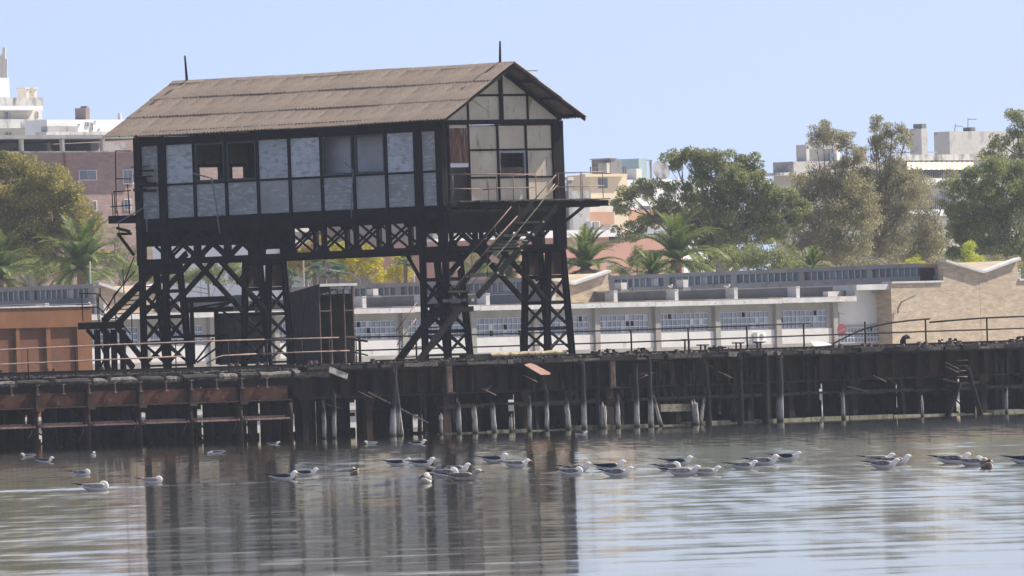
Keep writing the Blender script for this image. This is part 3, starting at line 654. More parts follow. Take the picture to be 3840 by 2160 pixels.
# ------------------------------------------------------------------ the pier
PD = 600.0
PF = Frame(L(-3.3, 0, 0), TH)                            # the pier runs parallel to the gantry's gable; x below is along it, y across it
VX = lambda v: PF.p(v.y - PD, v.x, v.z)
def pat(px, py, D): q = PF.pt(px, py, D - PD); return Vector((PF.b(px, py, D - PD), D, q.z))
def X(px, D=PD, py=1450): return PF.b(px, py, D - PD)
PIER = thing('pier', 'long rusting railway pier of riveted girders on dark piles', 'pier', (0, PD, 0))
def pb(name, x0, x1, y0, y1, z0, z1, mat, parent=None, label=None): return add(name, MB().box((x0, y0, z0), (x1, y1, z1)), M[mat], parent or PIER, label=label)
XL, XR = -52.0, 64.0; XS = X(1140)
pb('deck', XL, XR, PD+0.7, PD+34, 3.12, 3.38, 'darktimber')
# left half: shallow girder under timber sleepers
pitch = X(698) - X(507); xp = [X(137) + pitch * i for i in range(-6, 6)]
for i in range(len(xp) - 1):
    x0, x1 = xp[i] + 0.13, xp[i+1] - 0.13
    pb('girder_plate', x0, x1, PD+0.10, PD+0.14, 1.88, 2.50, 'rustred')
    pb('bracket', xp[i]-0.13, xp[i]+0.13, PD-0.05, PD+0.3, 1.86, 2.62, 'rustplate')
    mbx = MB().box((xp[i]-0.22, PD-0.16, 1.70), (xp[i]+0.26, PD+0.3, 1.85)); add('bearing', mbx, M['rust'], PIER)
    for k in (0.0, 0.5):
        xb = xp[i] + pitch * k + 0.02
        mbx = MB(); mbx.box((xb-0.02, PD-0.06, 2.46), (xb+0.02, PD-0.02, 2.84)); mbx.box((xb-0.10, PD-0.09, 2.84), (xb+0.10, PD+0.02, 2.88)); mbx.box((xb-0.10, PD-0.09, 2.42), (xb+0.10, PD+0.02, 2.46))
        add('tie_bolt', mbx, M['pipe'], PIER)
    # riveted bottom flange
    mbx = MB().box((x0-0.13, PD-0.04, 1.82), (x1+0.13, PD+0.25, 1.875))
    nr = 14
    for k in range(nr):
        q = x0 + (x1 - x0) * (k + .5) / nr; mbx.box((q-0.025, PD+0.07, 1.875), (q+0.025, PD+0.10, 1.915))
    add('bottom_flange', mbx, M['rust'], PIER)
pb('top_beam', XL, XS, PD+0.12, PD+0.5, 2.52, 2.78, 'steel')
x = XL
while x < XS:                                           # rounded old sleepers along the edge
    l = rnd.uniform(0.8, 2.4); zc = 2.96 + rnd.uniform(-0.04, 0.04); r = rnd.uniform(0.13, 0.20); n = 6
    pts = [(x + l * k / (n-1), PD + 0.16 + rnd.uniform(-.03, .03), zc + rnd.uniform(-0.02, 0.02)) for k in range(n)]
    add('edge_timber', MB().tube(pts, [r * rnd.uniform(0.85, 1.05) for _ in range(n)], 9), M['deckwood' if rnd.random() < 0.4 else 'darktimber'], PIER)
    pb('sleeper_end', x + l - 0.02, x + l + 0.22, PD+0.05, PD+1.2, 2.80, 3.10+rnd.uniform(0, 0.06), 'darktimber'); x += l + 0.20
pb('edge_fill', XL, XS, PD+0.3, PD+0.7, 2.75, 3.20, 'darktimber')
add('rail', MB().ibeam((XL, PD+0.75, 3.40), (X(1500), PD+0.75, 3.36), 0.10, 0.16, 0.03), M['steel'], PIER)
add('rail', MB().ibeam((X(1480), PD+1.2, 3.45), (XR, PD+1.2, 3.45), 0.10, 0.14, 0.03), M['rust'], PIER)
x = XL
while x < XS:                                           # splinters and ballast on the edge, lit from behind
    l = rnd.uniform(0.3, 1.2)
    if rnd.random() < 0.6: add('deck_plank', MB().beam((x, PD+0.35+rnd.uniform(-.1,.1), 3.20+rnd.uniform(-.03,.05)), (x+l, PD+0.4, 3.20+rnd.uniform(-.03,.06)), 0.25, 0.05), M['deckwood'], PIER)
    x += l
# steel tube piles and bracing under the left half
def tpile(x, y, r=0.17, top=1.72, mat='rustplate'):
    return add('pile', MB().tube([(x, y, -0.6), (x, y, 0.95), (x, y, 1.0), (x, y, top)], [r, r, r*1.12, r*0.98], 10), M[mat], PIER, smooth=True)
for x in xp: tpile(x, PD+0.18)
for px in (25, 74): tpile(X(px), PD+2.0)
for k in range(26): tpile(X(-150 + k*52 + rnd.uniform(-18,18), PD+2.6), PD+2.6+rnd.uniform(-.5,.8), rnd.uniform(.15,.24), 1.8, 'darktimber')
for i in range(len(xp)-1):
    for dz in (0.0, 0.10): pb('waler', xp[i]+0.17, xp[i+1]-0.17, PD-0.02+0.25*(dz > 0), PD+0.1+0.25*(dz > 0), 0.98+dz, 1.07+dz, 'pipe')
    for s_ in (-1, 1):
        xc = xp[i] + s_*0.18
        T('tie_rod', PIER, [(xc, PD+0.05, 1.05), (xc + s_*0.75, PD+0.1, -0.05)], 0.016, 'rust', 5)
        T('ring', PIER, [(xc, PD-0.02, 0.95), (xc + s_*0.10, PD-0.02, 1.0), (xc + s_*0.14, PD-0.02, 1.08), (xc + s_*0.05, PD-0.02, 1.16)], 0.02, 'rust', 5)
# right half: deep plate girder with ribs
xr = XS; i = 0
while xr < XR:
    w = rnd.choice((0.95, 1.05, 1.2, 1.75)); dy = rnd.uniform(0.0, 0.08)
    pb('girder_plate', xr+0.03, xr+w-0.03, PD+0.62+dy, PD+0.68+dy, 1.93, 3.08, 'rustplate')
    pb('rib', xr+w-0.04, xr+w+0.04+rnd.uniform(0, .08), PD+0.40, PD+0.62, 1.95+rnd.uniform(0,.1), 3.04, 'rust' if rnd.random() < .3 else 'steel'); xr += w; i += 1
x = XS
while x < XR:
    l = rnd.uniform(1.6, 3.4)
    pb('top_flange', x, x+l-0.03, PD+0.02+rnd.uniform(0,.06), PD+0.95, 3.085+rnd.uniform(-.015,.02), 3.13+rnd.uniform(-.01,.02), 'rust')
    pb('bottom_flange', x, x+l-rnd.choice((0.02, 0.3)), PD+0.30+rnd.uniform(0,.06), PD+0.95, 1.86+rnd.uniform(-.02,.015), 1.915, 'rust'); x += l
x = XS
while x < XR:                                           # broken crust of old decking above the girder
    l = rnd.uniform(0.35, 1.5); h = rnd.uniform(0.10, 0.22)
    add('deck_plank', MB().beam((x, PD+0.15+rnd.uniform(-.12,.1), 3.16+h/2), (x+l, PD+0.15+rnd.uniform(-.12,.1), 3.16+h/2+rnd.uniform(-.03,.03)), 0.6, h), M['darktimber' if rnd.random() < .6 else 'deckwood'], PIER); x += l * rnd.uniform(0.85, 1.05)
mbx = MB()
for k in range(1500):                                   # gravel and clinker on the edge
    px_ = rnd.uniform(XS, XR); q = rnd.uniform(0.02, 0.07); y_ = PD + rnd.uniform(0.05, 1.3); z_ = 3.36 + rnd.uniform(-0.03, 0.06)
    mbx.beam((px_-q, y_, z_), (px_+q, y_+rnd.uniform(-q,q), z_+rnd.uniform(-q,q)*.6), q*1.3, q)
for k in range(700):
    px_ = rnd.uniform(XL, XS); q = rnd.uniform(0.02, 0.05); y_ = PD + rnd.uniform(0.2, 0.7); z_ = 3.22 + rnd.uniform(-0.03, 0.06)
    mbx.beam((px_-q, y_, z_), (px_+q, y_+rnd.uniform(-q,q), z_+rnd.uniform(-q,q)*.6), q*1.3, q)
add('clinker', mbx, M['deckwood'], PIER, kind='stuff', fix=False)
for px in (1687, 2300):                                 # riveted cover plates
    mbx = MB().box((X(px)-0.17, PD-0.02, 1.95), (X(px)+0.17, PD+0.09, 3.24))
    for k in range(9):
        for s_ in (-0.09, 0.0, 0.09): mbx.box((X(px)+s_-0.025, PD-0.05, 2.05+0.13*k), (X(px)+s_+0.025, PD-0.02, 2.11+0.13*k))
    add('cover_plate', mbx, M['pipe'], PIER, label='riveted rusty cover plate over a girder joint')
    pb('plate_foot', X(px)-0.36, X(px)+0.3, PD-0.12, PD+0.2, 1.86, 1.94, 'rust')
    pb('column', X(px)-0.28, X(px)+0.22, PD+0.2, PD+0.7, -0.5, 1.86, 'rustplate')
for px in (1160, 1400, 1990, 2150, 2400, 2560, 2985, 3224, 3468, 3710, 3930):          # haunched columns
    x = X(px); mbx = MB().box((x-0.20, PD+0.3, -0.5), (x+0.20, PD+0.7, 1.3))
    mbx.hexa([(x-.2,PD+.3,1.3),(x+.2,PD+.3,1.3),(x+.2,PD+.7,1.3),(x-.2,PD+.7,1.3),(x-.42,PD+.25,1.85),(x+.42,PD+.25,1.85),(x+.42,PD+.7,1.85),(x-.42,PD+.7,1.85)])
    add('column', mbx, M['rustplate'], PIER)
x = X(1640)
while x < XR:
    l = rnd.uniform(2.0, 3.6); pb('waler', x, x+l-0.05, PD+0.15, PD+0.4, 1.22+rnd.uniform(-.05,.05), 1.38, 'steel')
    pb('waterline_beam', x, x+l-0.08, PD-0.35+rnd.uniform(-.1,.1), PD+0.1, -0.15, 0.10+rnd.uniform(-.05,.10), 'moss'); x += l
add('waterline_beam', MB().beam(PV := pat(2470, 1530, PD-0.2), pat(2610, 1528, PD-0.2), 0.3, 0.35), M['moss'], PIER)
# inner rows of piles and a boarded bulkhead with gaps
for D_, n in ((606, 40), (611, 36), (619, 32)):
    for k in range(n):
        x = XL + (XR - XL) * (k + rnd.uniform(0.2, 0.8)) / n
        if D_ == 606 and rnd.random() < 0.35: continue
        add('pile', MB().tube([(x, D_, -0.5), (x + rnd.uniform(-.05,.05), D_, 3.1)], rnd.uniform(0.15, 0.22), 7), M['darktimber'], PIER)
    pb('cap_beam', XL, XR, D_-0.2, D_+0.2, 1.75, 2.2, 'steel')
gaps = [(40,54),(92,119),(130,158),(520,556),(727,763),(902,978),(1095,1115),(1152,1188),(1310,1339),(1546,1612),(1680,1694),(1905,1935),(2150,2180),(2786,2797),(2834,2852),(3072,3090),(3130,3150),(3296,3318),(3360,3374),(3586,3604),(3656,3666),(3822,3838)]
ex = [XL] + [X(g, 614) for gp in gaps for g in gp] + [XR]
for i in range(0, len(ex), 2):
    x0, x1 = ex[i], ex[i+1]; n = max(1, round((x1 - x0) / 0.9)); w = (x1 - x0) / n
    for k in range(n): pb('bulkhead_board', x0 + w*k, x0 + w*(k+1) - (0.006 if k < n-1 else 0), 614+rnd.uniform(0,.05), 614.12, -0.4, 3.1, 'darktimber')
for gp in gaps:                                          # boards that close part of each gap
    x0, x1 = X(gp[0], 614), X(gp[1], 614)
    for z0, z1 in rnd.choice((((1.55, 3.1), (-0.4, 1.12)), ((1.62, 3.1), (0.98, 1.15), (-0.4, 0.45)), ((1.5, 3.1), (-0.4, 0.95)), ((1.2, 3.1), (-0.4, 0.35)), ((0.95, 3.1), (-0.4, 0.15)))): pb('bulkhead_board', x0, x1, 614.2, 614.3, z0, z1, 'darktimber')
for k in range(26):
    x = rnd.uniform(XL, XR); T('cross_rod', PIER, [(x, 603 + rnd.uniform(0, 8), 1.7), (x + rnd.choice((-1,1))*rnd.uniform(0.7,1.6), 604 + rnd.uniform(0, 8), -0.1)], 0.04, 'rust', 5)
for px, py, s_ in ((1990, 1420, 1), (2420, 1410, -1), (3300, 1420, 1), (2720, 1405, 1), (1835, 1470, 1), (1370, 1480, 1), (3570, 1370, 1), (3570, 1385, 1)):
    p = pat(px-25, py-12*s_, PD-0.05); q = pat(px+25, py+12*s_, PD-0.1); T('bent_rod', PIER, [p, q], 0.02, 'pipe', 5)
for px, py in ((1010, 1300), ):
    pass
for k in range(64):                                      # tarred fender timbers, many broken, hanging along the right half
    x = X(rnd.uniform(2330, 3000) if k < 30 else rnd.uniform(1180, 3950)); zt_ = rnd.uniform(1.9, 3.15); zb_ = rnd.choice((-0.3, -0.3, 0.5, 1.1)); q = rnd.uniform(-.35, .35) if rnd.random() < .3 else rnd.uniform(-.05, .05)
    add('fender_timber', MB().beam((x, PD+0.45+rnd.uniform(-.1,.15), zb_), (x+q, PD+0.45+rnd.uniform(-.1,.15), zt_), rnd.uniform(.14,.26), rnd.uniform(.12,.2), up=(0,1,0), taper=rnd.uniform(.6,1)), M['darktimber'], PIER)
for k in range(9):
    x = X(rnd.uniform(1180, 3900)); z_ = rnd.uniform(1.2, 3.1); l = rnd.uniform(.5, 1.8); add('broken_board', MB().beam((x, PD-.05, z_), (x+l, PD+rnd.uniform(-.1,.1), z_+rnd.uniform(-.5,.3)), .05, rnd.uniform(.04,.14)), M['darktimber'], PIER)
# loose ends of the pier front
add('broken_board', MB().beam(pat(1380, 1470, PD-0.1), pat(1605, 1585, PD-0.3), 0.05, 0.07), M['deckwood'], PIER)
add('broken_board', MB().beam(pat(1232, 1385, PD-0.1), pat(1300, 1412, PD-0.1), 0.12, 0.26), M['timber'], PIER)
for px in (45, 75, 250, 275, 455, 935, 960, 1040, 1070, 1235, 1255, 1470, 2320, 2430, 2610, 2660, 3200, 3225, 3310, 3335, 3520, 3545, 3640, 3668):
    x, z = X(px), 3.48; pbk = MB().prism([(x-.1, PD+1.0, z-0.08), (x+.1, PD+1.0, z-0.08), (x+.02, PD+1.0, z+.10), (x-.06, PD+1.0, z+.10)], (0, .2, 0)); add('rail_chair', pbk, M['pipe'], PIER)
# railings along the pier: front one on the left half, back one on the right half
def pipes(D, lists, par, r=0.03, mat='pipe'):
    for pts in lists: T('rail', par, [pat(x, y, D) for x, y in pts], r, mat)
fr = thing('pier_railing', 'brown pipe railing along the near edge of the pier, sunlit on top', 'railing', (X(400), PD+0.2, 3.1))
pipes(PD+0.2, ([(-250,1322),(0,1312),(104,1307),(282,1299),(468,1291),(640,1285),(655,1284),(855,1277),(990,1273)], [(-250,1378),(0,1367),(282,1354),(485,1345),(686,1336)],
      [(775,1364),(812,1341),(835,1334),(960,1327)], [(990,1274),(1131,1270),(1270,1266)], [(960,1328),(1131,1321),(1310,1315)]), fr, 0.034)
for x in (-80, 104, 282, 468, 658, 855, 1000, 1131, 1233, 1335):
    y = 1312 - x * 0.0365; T('post', fr, [pat(x, y, PD+0.2), pat(x+3, y+118, PD+0.2)], 0.026, 'rust')
lr = add('bent_rail_end', MB().tube([pat(1300, 1268, PD+0.1), pat(1345, 1276, PD-0.2), pat(1378, 1280, PD-0.4)], 0.05, 7), M['steel'], fr)
add('bent_rail_end', MB().tube([pat(1318, 1318, PD+0.1), pat(1380, 1333, PD-0.4)], 0.035, 7), M['steel'], fr)
br = thing('pier_railing', 'thin dark railing along the far edge of the pier behind the gantry', 'railing', (X(2500, 624), 624, 3.3))
pipes(624, ([(1335,1265),(1766,1255),(2366,1237),(2800,1222),(3035,1212)], [(1335,1315),(1766,1302),(2366,1283),(3013,1259),(3243,1251),(3470,1243),(3700,1236),(3900,1229)]), br, 0.038, 'steel')
for x, y0 in ((1348, 1265), (1560, 1260), (1951, 1250), (2366, 1237), (2580, 1230), (2800, 1222), (3013, 1214)): T('post', br, [pat(x, y0, 624), pat(x+3, y0+104, 624)], 0.045 if x != 1348 else 0.07, 'steel' if x != 1348 else 'rust')
kr = thing('pier_railing', 'buckled stretch of dark railing sagging onto the deck before the brick wall', 'railing', (X(3500, 624.4), 624.4, 3.3))
pipes(624.4, ([(3060,1312),(3115,1293),(3190,1255),(3243,1232),(3330,1212),(3420,1201),(3486,1196)], [(3487,1209),(3590,1200),(3700,1192),(3880,1185)]), kr, 0.045, 'steel')
for x, y0 in ((3243, 1206), (3470, 1197), (3700, 1192)): T('post', kr, [pat(x, y0, 624.4), pat(x+3, y0+104, 624.4)], 0.045, 'steel')
# separate weathered timber piles in front of the girder
def timber(px, top, w=0.26, bot=None, label='', lean=0, split=True, D=PD-0.55, mat='pilewood', z_extra=-0.5):
    base = pat(px, 1600, D); b0 = Vector((base.x, D, z_extra)); tp = pat(px + lean - 3, top, D)
    th = thing('timber_pile', label, 'pile', (base.x, D, 0), 'weathered timber piles in front of the pier')
    n = 7; mbx = MB(); pts = []; rr = []
    for k in range(n):
        q = k / (n-1); p = b0.lerp(tp, q); pts.append(p + Vector((rnd.uniform(-.02,.02), 0, 0))); rr.append(w/2 * (1.05 - 0.25*q) * rnd.uniform(0.9, 1.1))
    mbx.tube(pts, rr, 9); add('shaft', mbx, M[mat], th)
    for k in range(3 if split else 1):                    # splintered head
        q = pts[-1] + Vector((rnd.uniform(-.5,.5)*w, rnd.uniform(-.06,.06), -0.08)); add('splinter', MB().beam(q, q + Vector((rnd.uniform(-.03,.03), 0, rnd.uniform(0.12, 0.34))), w*0.35, w*0.3, up=(0,1,0), taper=0.35), M[mat], th)
    return th
TP = [(1468, 1395, .30, 'split leaning timber pile under the lower stair, taller of the pair', 14), (1502, 1432, .34, 'split timber pile leaning against the girder, broader of the pair under the stair', -20),
 (1655, 1568, .17, 'stubby timber pile just beside the first riveted cover plate', 0), (1722, 1508, .26, 'pale broken timber pile just past the first riveted cover plate', -3), (1784, 1530, .27, 'pale splintered pile, second past the first riveted cover plate', -4), (1853, 1527, .27, 'pale splintered pile, third past the first riveted cover plate', -3),
 (1917, 1570, .20, 'short rotten stump below the lichen covered timber', 0), (1985, 1490, .20, 'slim pale pile below the hanging rusty plate', 2), (2051, 1462, .20, 'grey timber pile rising to the girder foot right of the rusty plate', 0), (2132, 1505, .27, 'stout pale pile with notched top between two slimmer piles', -5),
 (2190, 1365, .26, 'tall grey pile reaching nearly to the deck before the second cover plate', -3), (2262, 1522, .38, 'broad splintered stump with a jagged crown', 0), (2318, 1492, .24, 'pale pile directly under the second riveted cover plate', 0), (2389, 1385, .24, 'tall pile with worn waist just past the second cover plate', -3),
 (2440, 1355, .25, 'tallest of the pale piles, thin at the top', -3), (2490, 1485, .18, 'slanting pale pile leaning toward the tallest one', -38), (2612, 1512, .34, 'squat rounded stump hung with weed', -4), (2660, 1360, .28, 'tall dark pile with pale foot beside the squat stump', -14), (2620, 1440, .16, 'thin pole leaning over the squat stump', 30),
 (2776, 1338, .26, 'dark upright pile at the dark girder bay', 0), (2872, 1330, .30, 'dark pile, left of the close set pair', 0), (2925, 1335, .34, 'dark pile with bright splintered edge, right of the close set pair', 0), (3165, 1478, .22, 'broken pale pile head hanging under the white sheet', -4), (3460, 1500, .15, 'thin pale pile below the bent horn bollard', 0),
 (3540, 1440, .30, 'charred beam slanting up from the water beneath the rung ladder', 60), (3690, 1380, .26, 'charred beam sloping down toward the far end of the pier', -60), (3775, 1472, .18, 'slim pale pile near the far end of the pier', 2), (1215, 1520, .20, 'dark pile with a pale streak behind the front railing end', 0), (1252, 1480, .22, 'bleached pile beside the broken board at the railing end', 2),
 (2240, 1400, .10, 'thin charred post behind the jagged stump', 6)]
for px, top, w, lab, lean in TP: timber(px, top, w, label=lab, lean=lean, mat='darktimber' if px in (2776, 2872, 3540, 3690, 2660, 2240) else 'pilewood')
# loose things on the pier
def tilted(name, label, cat, outline, D, tilt, mat, th=0.02):
    c = pat(sum(p[0] for p in outline)/len(outline), sum(p[1] for p in outline)/len(outline), D)
    pts = []
    for x, y in outline:
        p = pat(x, y, D); dz = p.z - c.z; pts.append(Vector((p.x, D + dz / math.tan(tilt), p.z)))
    t = thing(name, label, cat, c); add('sheet', MB().prism(pts, (0, 0, -th)), M[mat], t); return t
M['rustpink'] = pm('pink_rust', (0.42,0.24,0.17), (0.52,0.33,0.25), scale=3, wear=(0.10,0.05,0.035), wscale=6, wlo=0.62, whi=0.66, rough=0.9)
tilted('rusty_plate', 'torn pinkish rusty plate hanging off the pier edge in the sun', 'metal plate', [(1971,1367),(1997,1361),(2014,1368),(2059,1398),(2056,1404),(2022,1405),(1992,1383)], PD-0.3, math.radians(68), 'rustpink')
tilted('metal_sheet', 'pale bent metal sheet lying on the deck by the white wall', 'metal sheet', [(3042,1278),(3090,1282),(3122,1292),(3058,1300),(3050,1297)], 602, math.radians(66), 'white')
lg = thing('timber_beam', 'long lichen covered timber lying on the deck by the lattice leg', 'timber', pat(1980, 1325, PD+0.4))
n = 12; pts = [pat(1838 + 282*k/(n-1), 1331 - 11*k/(n-1) + rnd.uniform(-1.5,1.5), PD+0.4) for k in range(n)]
add('log', MB().tube(pts, [0.10*rnd.uniform(.85,1.15) for _ in range(n)], 8), M['lichen'], lg)
for x in (1890, 1935, 2000, 2045, 2090): add('packing', MB().beam(pat(x, 1352, PD+0.4), pat(x, 1336, PD+0.4), 0.24, 0.3), M['darktimber'], lg)
lg2 = thing('timber_beam', 'dark squared timber on blocks between the stair and the lichen covered beam', 'timber', pat(1785, 1340, PD+0.6))
add('log', MB().beam(pat(1735, 1345, PD+0.6), pat(1905, 1338, PD+0.6), 0.4, 0.36), M['darktimber'], lg2)
bo = thing('mooring_bollard', 'dark curved horn bollard standing on the deck before the brick wall', 'bollard', pat(3390, 1290, 606))
add('horn', MB().tube([pat(3388, 1296, 606), pat(3386, 1280, 606), pat(3390, 1268, 606), pat(3399, 1262, 606), pat(3409, 1266, 606)], [0.16, 0.15, 0.12, 0.11, 0.07], 10), M['steel'], bo, smooth=True)
def brk(label, x, y, w, h):
    t = thing('steel_bracket', label, 'bracket', pat(x, y, 602)); p = pat(x-w/2, y-h, 602); q = pat(x+w/2, y-h, 602)
    add('plate', MB().beam(p, q, 0.3, 0.06), M['rust'], t); add('strut', MB().beam(q.lerp(p, 0.2), pat(x+w*0.35, y, 602), 0.08, 0.07), M['pipe'], t); add('upright', MB().beam(p.lerp(q, 0.25), pat(x-w*0.25, y, 602), 0.06, 0.06), M['rust'], t)
brk('angled rusty bracket standing tall on the deck under the fourth hall window', 2575, 1318, 26, 44); brk('low rusty bracket with slanted strut beside the tall one', 2635, 1318, 30, 24); brk('small table shaped bracket below the air conditioner', 2768, 1312, 30, 26); brk('pair legged bracket just past the air conditioner', 2845, 1308, 22, 24)
for k, (px, lab) in enumerate(((2270, 'heap of dark ballast behind the rail by the lattice leg'), (2400, 'smaller heap of dark ballast with a plank end'), (2690, 'dark heap of rotten sleepers below the hall windows'), (3560, 'low heap of black rubble before the brick wall'), (3830, 'black rubble heap at the far end of the pier'))):
    c = pat(px, 1320 - (px-2270)*0.035, 603); t = thing('rubble_heap', lab, 'rubble', (c.x, c.y, 3.38)); mbx = MB()
    for q in range(60):
        u_ = rnd.uniform(-1, 1); p = Vector((c.x + u_*0.95, c.y + rnd.uniform(-.4,.4), 3.38 + rnd.random()*0.30*(1-u_*u_))); s_ = rnd.uniform(.04,.11)
        mbx.beam(p, p + Vector((rnd.uniform(-.15,.15), rnd.uniform(-.1,.1), rnd.uniform(-.03,.05))), s_, s_)
    add('rubble', mbx, M['darktimber'], t, kind='stuff', fix=False)
# ladder of rungs on the girder
ld = thing('rung_ladder', 'short ladder of iron rungs fixed to the dark girder plate', 'ladder', (X(3600), PD, 1.9))
for k, y in enumerate((1352, 1371, 1390, 1412)): T('rung', ld, [pat(3588, y, PD-0.05), pat(3630, y-2+k, PD-0.05)], 0.022, 'pipe', 6)
for x in (3587, 3640): T('stile', ld, [pat(x, 1325, PD), pat(x+2, 1425, PD)], 0.025, 'rust', 6)
VX = None
# ------------------------------------------------------------------ huts on the deck
HD = 627.0
hp = at(1203, 1372, HD); rel = hp - O; ha, hb = rel.dot(A), rel.dot(B); zh = hp.z
def hz(px, py): return at(px, py, HD).z
H1 = thing('tall_hut', 'tall narrow corrugated iron hut with open framed front on the pier', 'hut', (hp.x, hp.y, zh))
zt1 = hz(1203, 1070); zt0 = zt1 - 0.42; wa, wb = 2.15, 2.5
nsh = 4
for k in range(nsh):
    w = wa / nsh; zA = zt1 - (zt1 - zt0) * (k + 1) / nsh
    me = corrugated(w + 0.02, zA - zh + 0.05, 0.10, 0.02); me.materials.append(M['hut'])
    o = inst('wall_sheet', me, H1, L(ha + w*k, hb, zh), (math.radians(90), 0, math.atan2(A.y, A.x)))
add('wall_top', MB().prism([L(ha, hb+0.03, zt1 - 0.55), L(ha + wa, hb+0.03, zt0 - 0.1), L(ha + wa, hb+0.03, zt0), L(ha, hb+0.03, zt1)], B*0.02), M['hut'], H1)
add('back_wall', MB().lbox(ha+wa-0.03, ha+wa, hb+0.1, hb+wb, zh, zt0), M['hut'], H1)
add('side_wall', MB().lbox(ha+0.05, ha+wa-0.05, hb+wb-0.04, hb+wb, zh, zt0), M['hut'], H1)
me = MB().prism([L(ha-0.15, hb-0.08, zt1+0.01), L(ha+wa+0.1, hb-0.08, zt0+0.01), L(ha+wa+0.1, hb-0.08, zt0+0.05), L(ha-0.15, hb-0.08, zt1+0.06)], B*(wb+0.16)); add('roof_sheet', me, M['hut'], H1)
add('roof_edge', MB().lbox(ha-0.20, ha-0.155, hb-0.08, hb+wb+0.10, zt1-0.06, zt1+0.07), M['white'], H1, label='pale sunlit roof edge')
for bq in (0.03, 0.82, 1.80, wb-0.05): add('front_post', MB().lbox(ha-0.04, ha+0.04, hb+bq-0.035, hb+bq+0.035, zh, zt1-0.03), M['hutframe'], H1)
for z in (zh + 1.35, zh + 2.62):
    for b0, b1 in ((0.07, 0.78), (1.84, wb-0.09)): add('front_rail', MB().lbox(ha-0.035, ha+0.035, hb+b0, hb+b1, z-0.03, z+0.03), M['hutframe'], H1)
for k in range(3): add('inner_rail', MB().lbox(ha+wa-0.12, ha+wa-0.04, hb+0.1, hb+wb-0.1, zh+0.9+k*0.85, zh+1.0+k*0.85), M['steel'], H1)
sg = add('sign_plate', MB().lbox(ha-0.09, ha-0.05, hb+0.78, hb+1.72, zt1-0.20, zt1-0.075), M['white'], H1, label='narrow white sign plate with dark characters')
mbx = MB()
for k in range(10):
    b0 = hb + 0.82 + k*0.088; mbx.lbox(ha-0.094, ha-0.0905, b0, b0+0.02, zt1-0.185, zt1-0.09)
    if k % 3 != 1: mbx.lbox(ha-0.094, ha-0.0905, b0+0.02, b0+0.055, zt1-0.11, zt1-0.09)
    if k % 2: mbx.lbox(ha-0.094, ha-0.0905, b0+0.02, b0+0.055, zt1-0.185, zt1-0.165)
add('lettering', mbx, M['steel'], sg)
add('door_step', MB().lbox(ha-0.35, ha+0.2, hb+0.1, hb+wb, zh-0.02, zh+0.06), M['white'], H1)
# low hut with lean-to frame
D2 = 625.0
H2 = thing('low_hut', 'low dark corrugated hut with an open lean-to frame beside the back leg', 'hut', at(900, 1368, D2))
z0 = at(900, 1366, D2).z
def h2(name, x0, x1, y0, y1, d0, d1, mat):
    p = at(x0, y1, D2); q = at(x1, y0, D2); c = at((x0+x1)/2, y0, D2).z; d = at((x0+x1)/2, y1, D2).z
    return add(name, MB().box((p.x, D2+d0, d), (q.x, D2+d1, c)), M[mat], H2)
nshx = 5; x0 = at(815, 1250, D2).x; x1 = at(985, 1250, D2).x; zt = at(900, 1172, D2).z
for k in range(nshx):
    w = (x1-x0)/nshx; me = corrugated(w+0.02, zt - z0, 0.1, 0.02); me.materials.append(M['hut'])
    inst('wall_sheet', me, H2, (x0 + w*k, D2+0.5, z0), (math.radians(90), 0, 0))
me = corrugated(at(930,1135,D2).x - at(875,1135,D2).x, at(900,1105,D2).z - at(900,1166,D2).z, 0.085, 0.018); me.materials.append(M['canopy'])
inst('loose_sheet', me, H2, at(875, 1167, D2-0.4), (math.radians(84), 0, -ROLL*0.3))
h2('end_post', 808, 818, 1168, 1366, 0.3, 0.5, 'steel'); h2('roof', 700, 985, 1150, 1166, 0.0, 3.0, 'steel')
h2('roof_beam', 690, 880, 1112, 1120, -0.2, 0.0, 'steel'); h2('roof_beam', 690, 880, 1120, 1133, -0.1, 0.1, 'steel'); h2('front_beam', 620, 860, 1256, 1266, -0.3, -0.1, 'rustplate')
add('rafter', MB().beam(at(560, 1152, D2), at(700, 1118, D2), 0.2, 0.14), M['steel'], H2); add('rafter', MB().beam(at(700, 1160, D2-.3), at(870, 1132, D2-.3), 0.2, 0.10), M['steel'], H2)
add('rafter', MB().beam(at(540, 1150, D2+1), at(640, 1152, D2+1), 0.2, 0.18), M['steel'], H2); add('rafter', MB().beam(at(800, 1160, D2-.2), at(875, 1128, D2-.2), 0.2, 0.12), M['steel'], H2)
for x, w in ((702, 12), (722, 7)): h2('post', x-w/2, x+w/2, 1120, 1366, -0.3, -0.15, 'steel')
for x in (878, 884): h2('thin_post', x, x+6, 1190, 1366, -0.7, -0.6, 'hutframe')
for x in (963, 978): h2('pipe_post', x, x+7, 1150, 1330, -0.9, -0.8, 'hutframe')
for p, q in (((728, 1362), (800, 1268)), ((738, 1360), (845, 1280)), ((830, 1165), (960, 1240))): add('prop', MB().beam(at(p[0],p[1],D2-.3), at(q[0],q[1],D2-.3), 0.08, 0.09), M['rustplate'], H2)
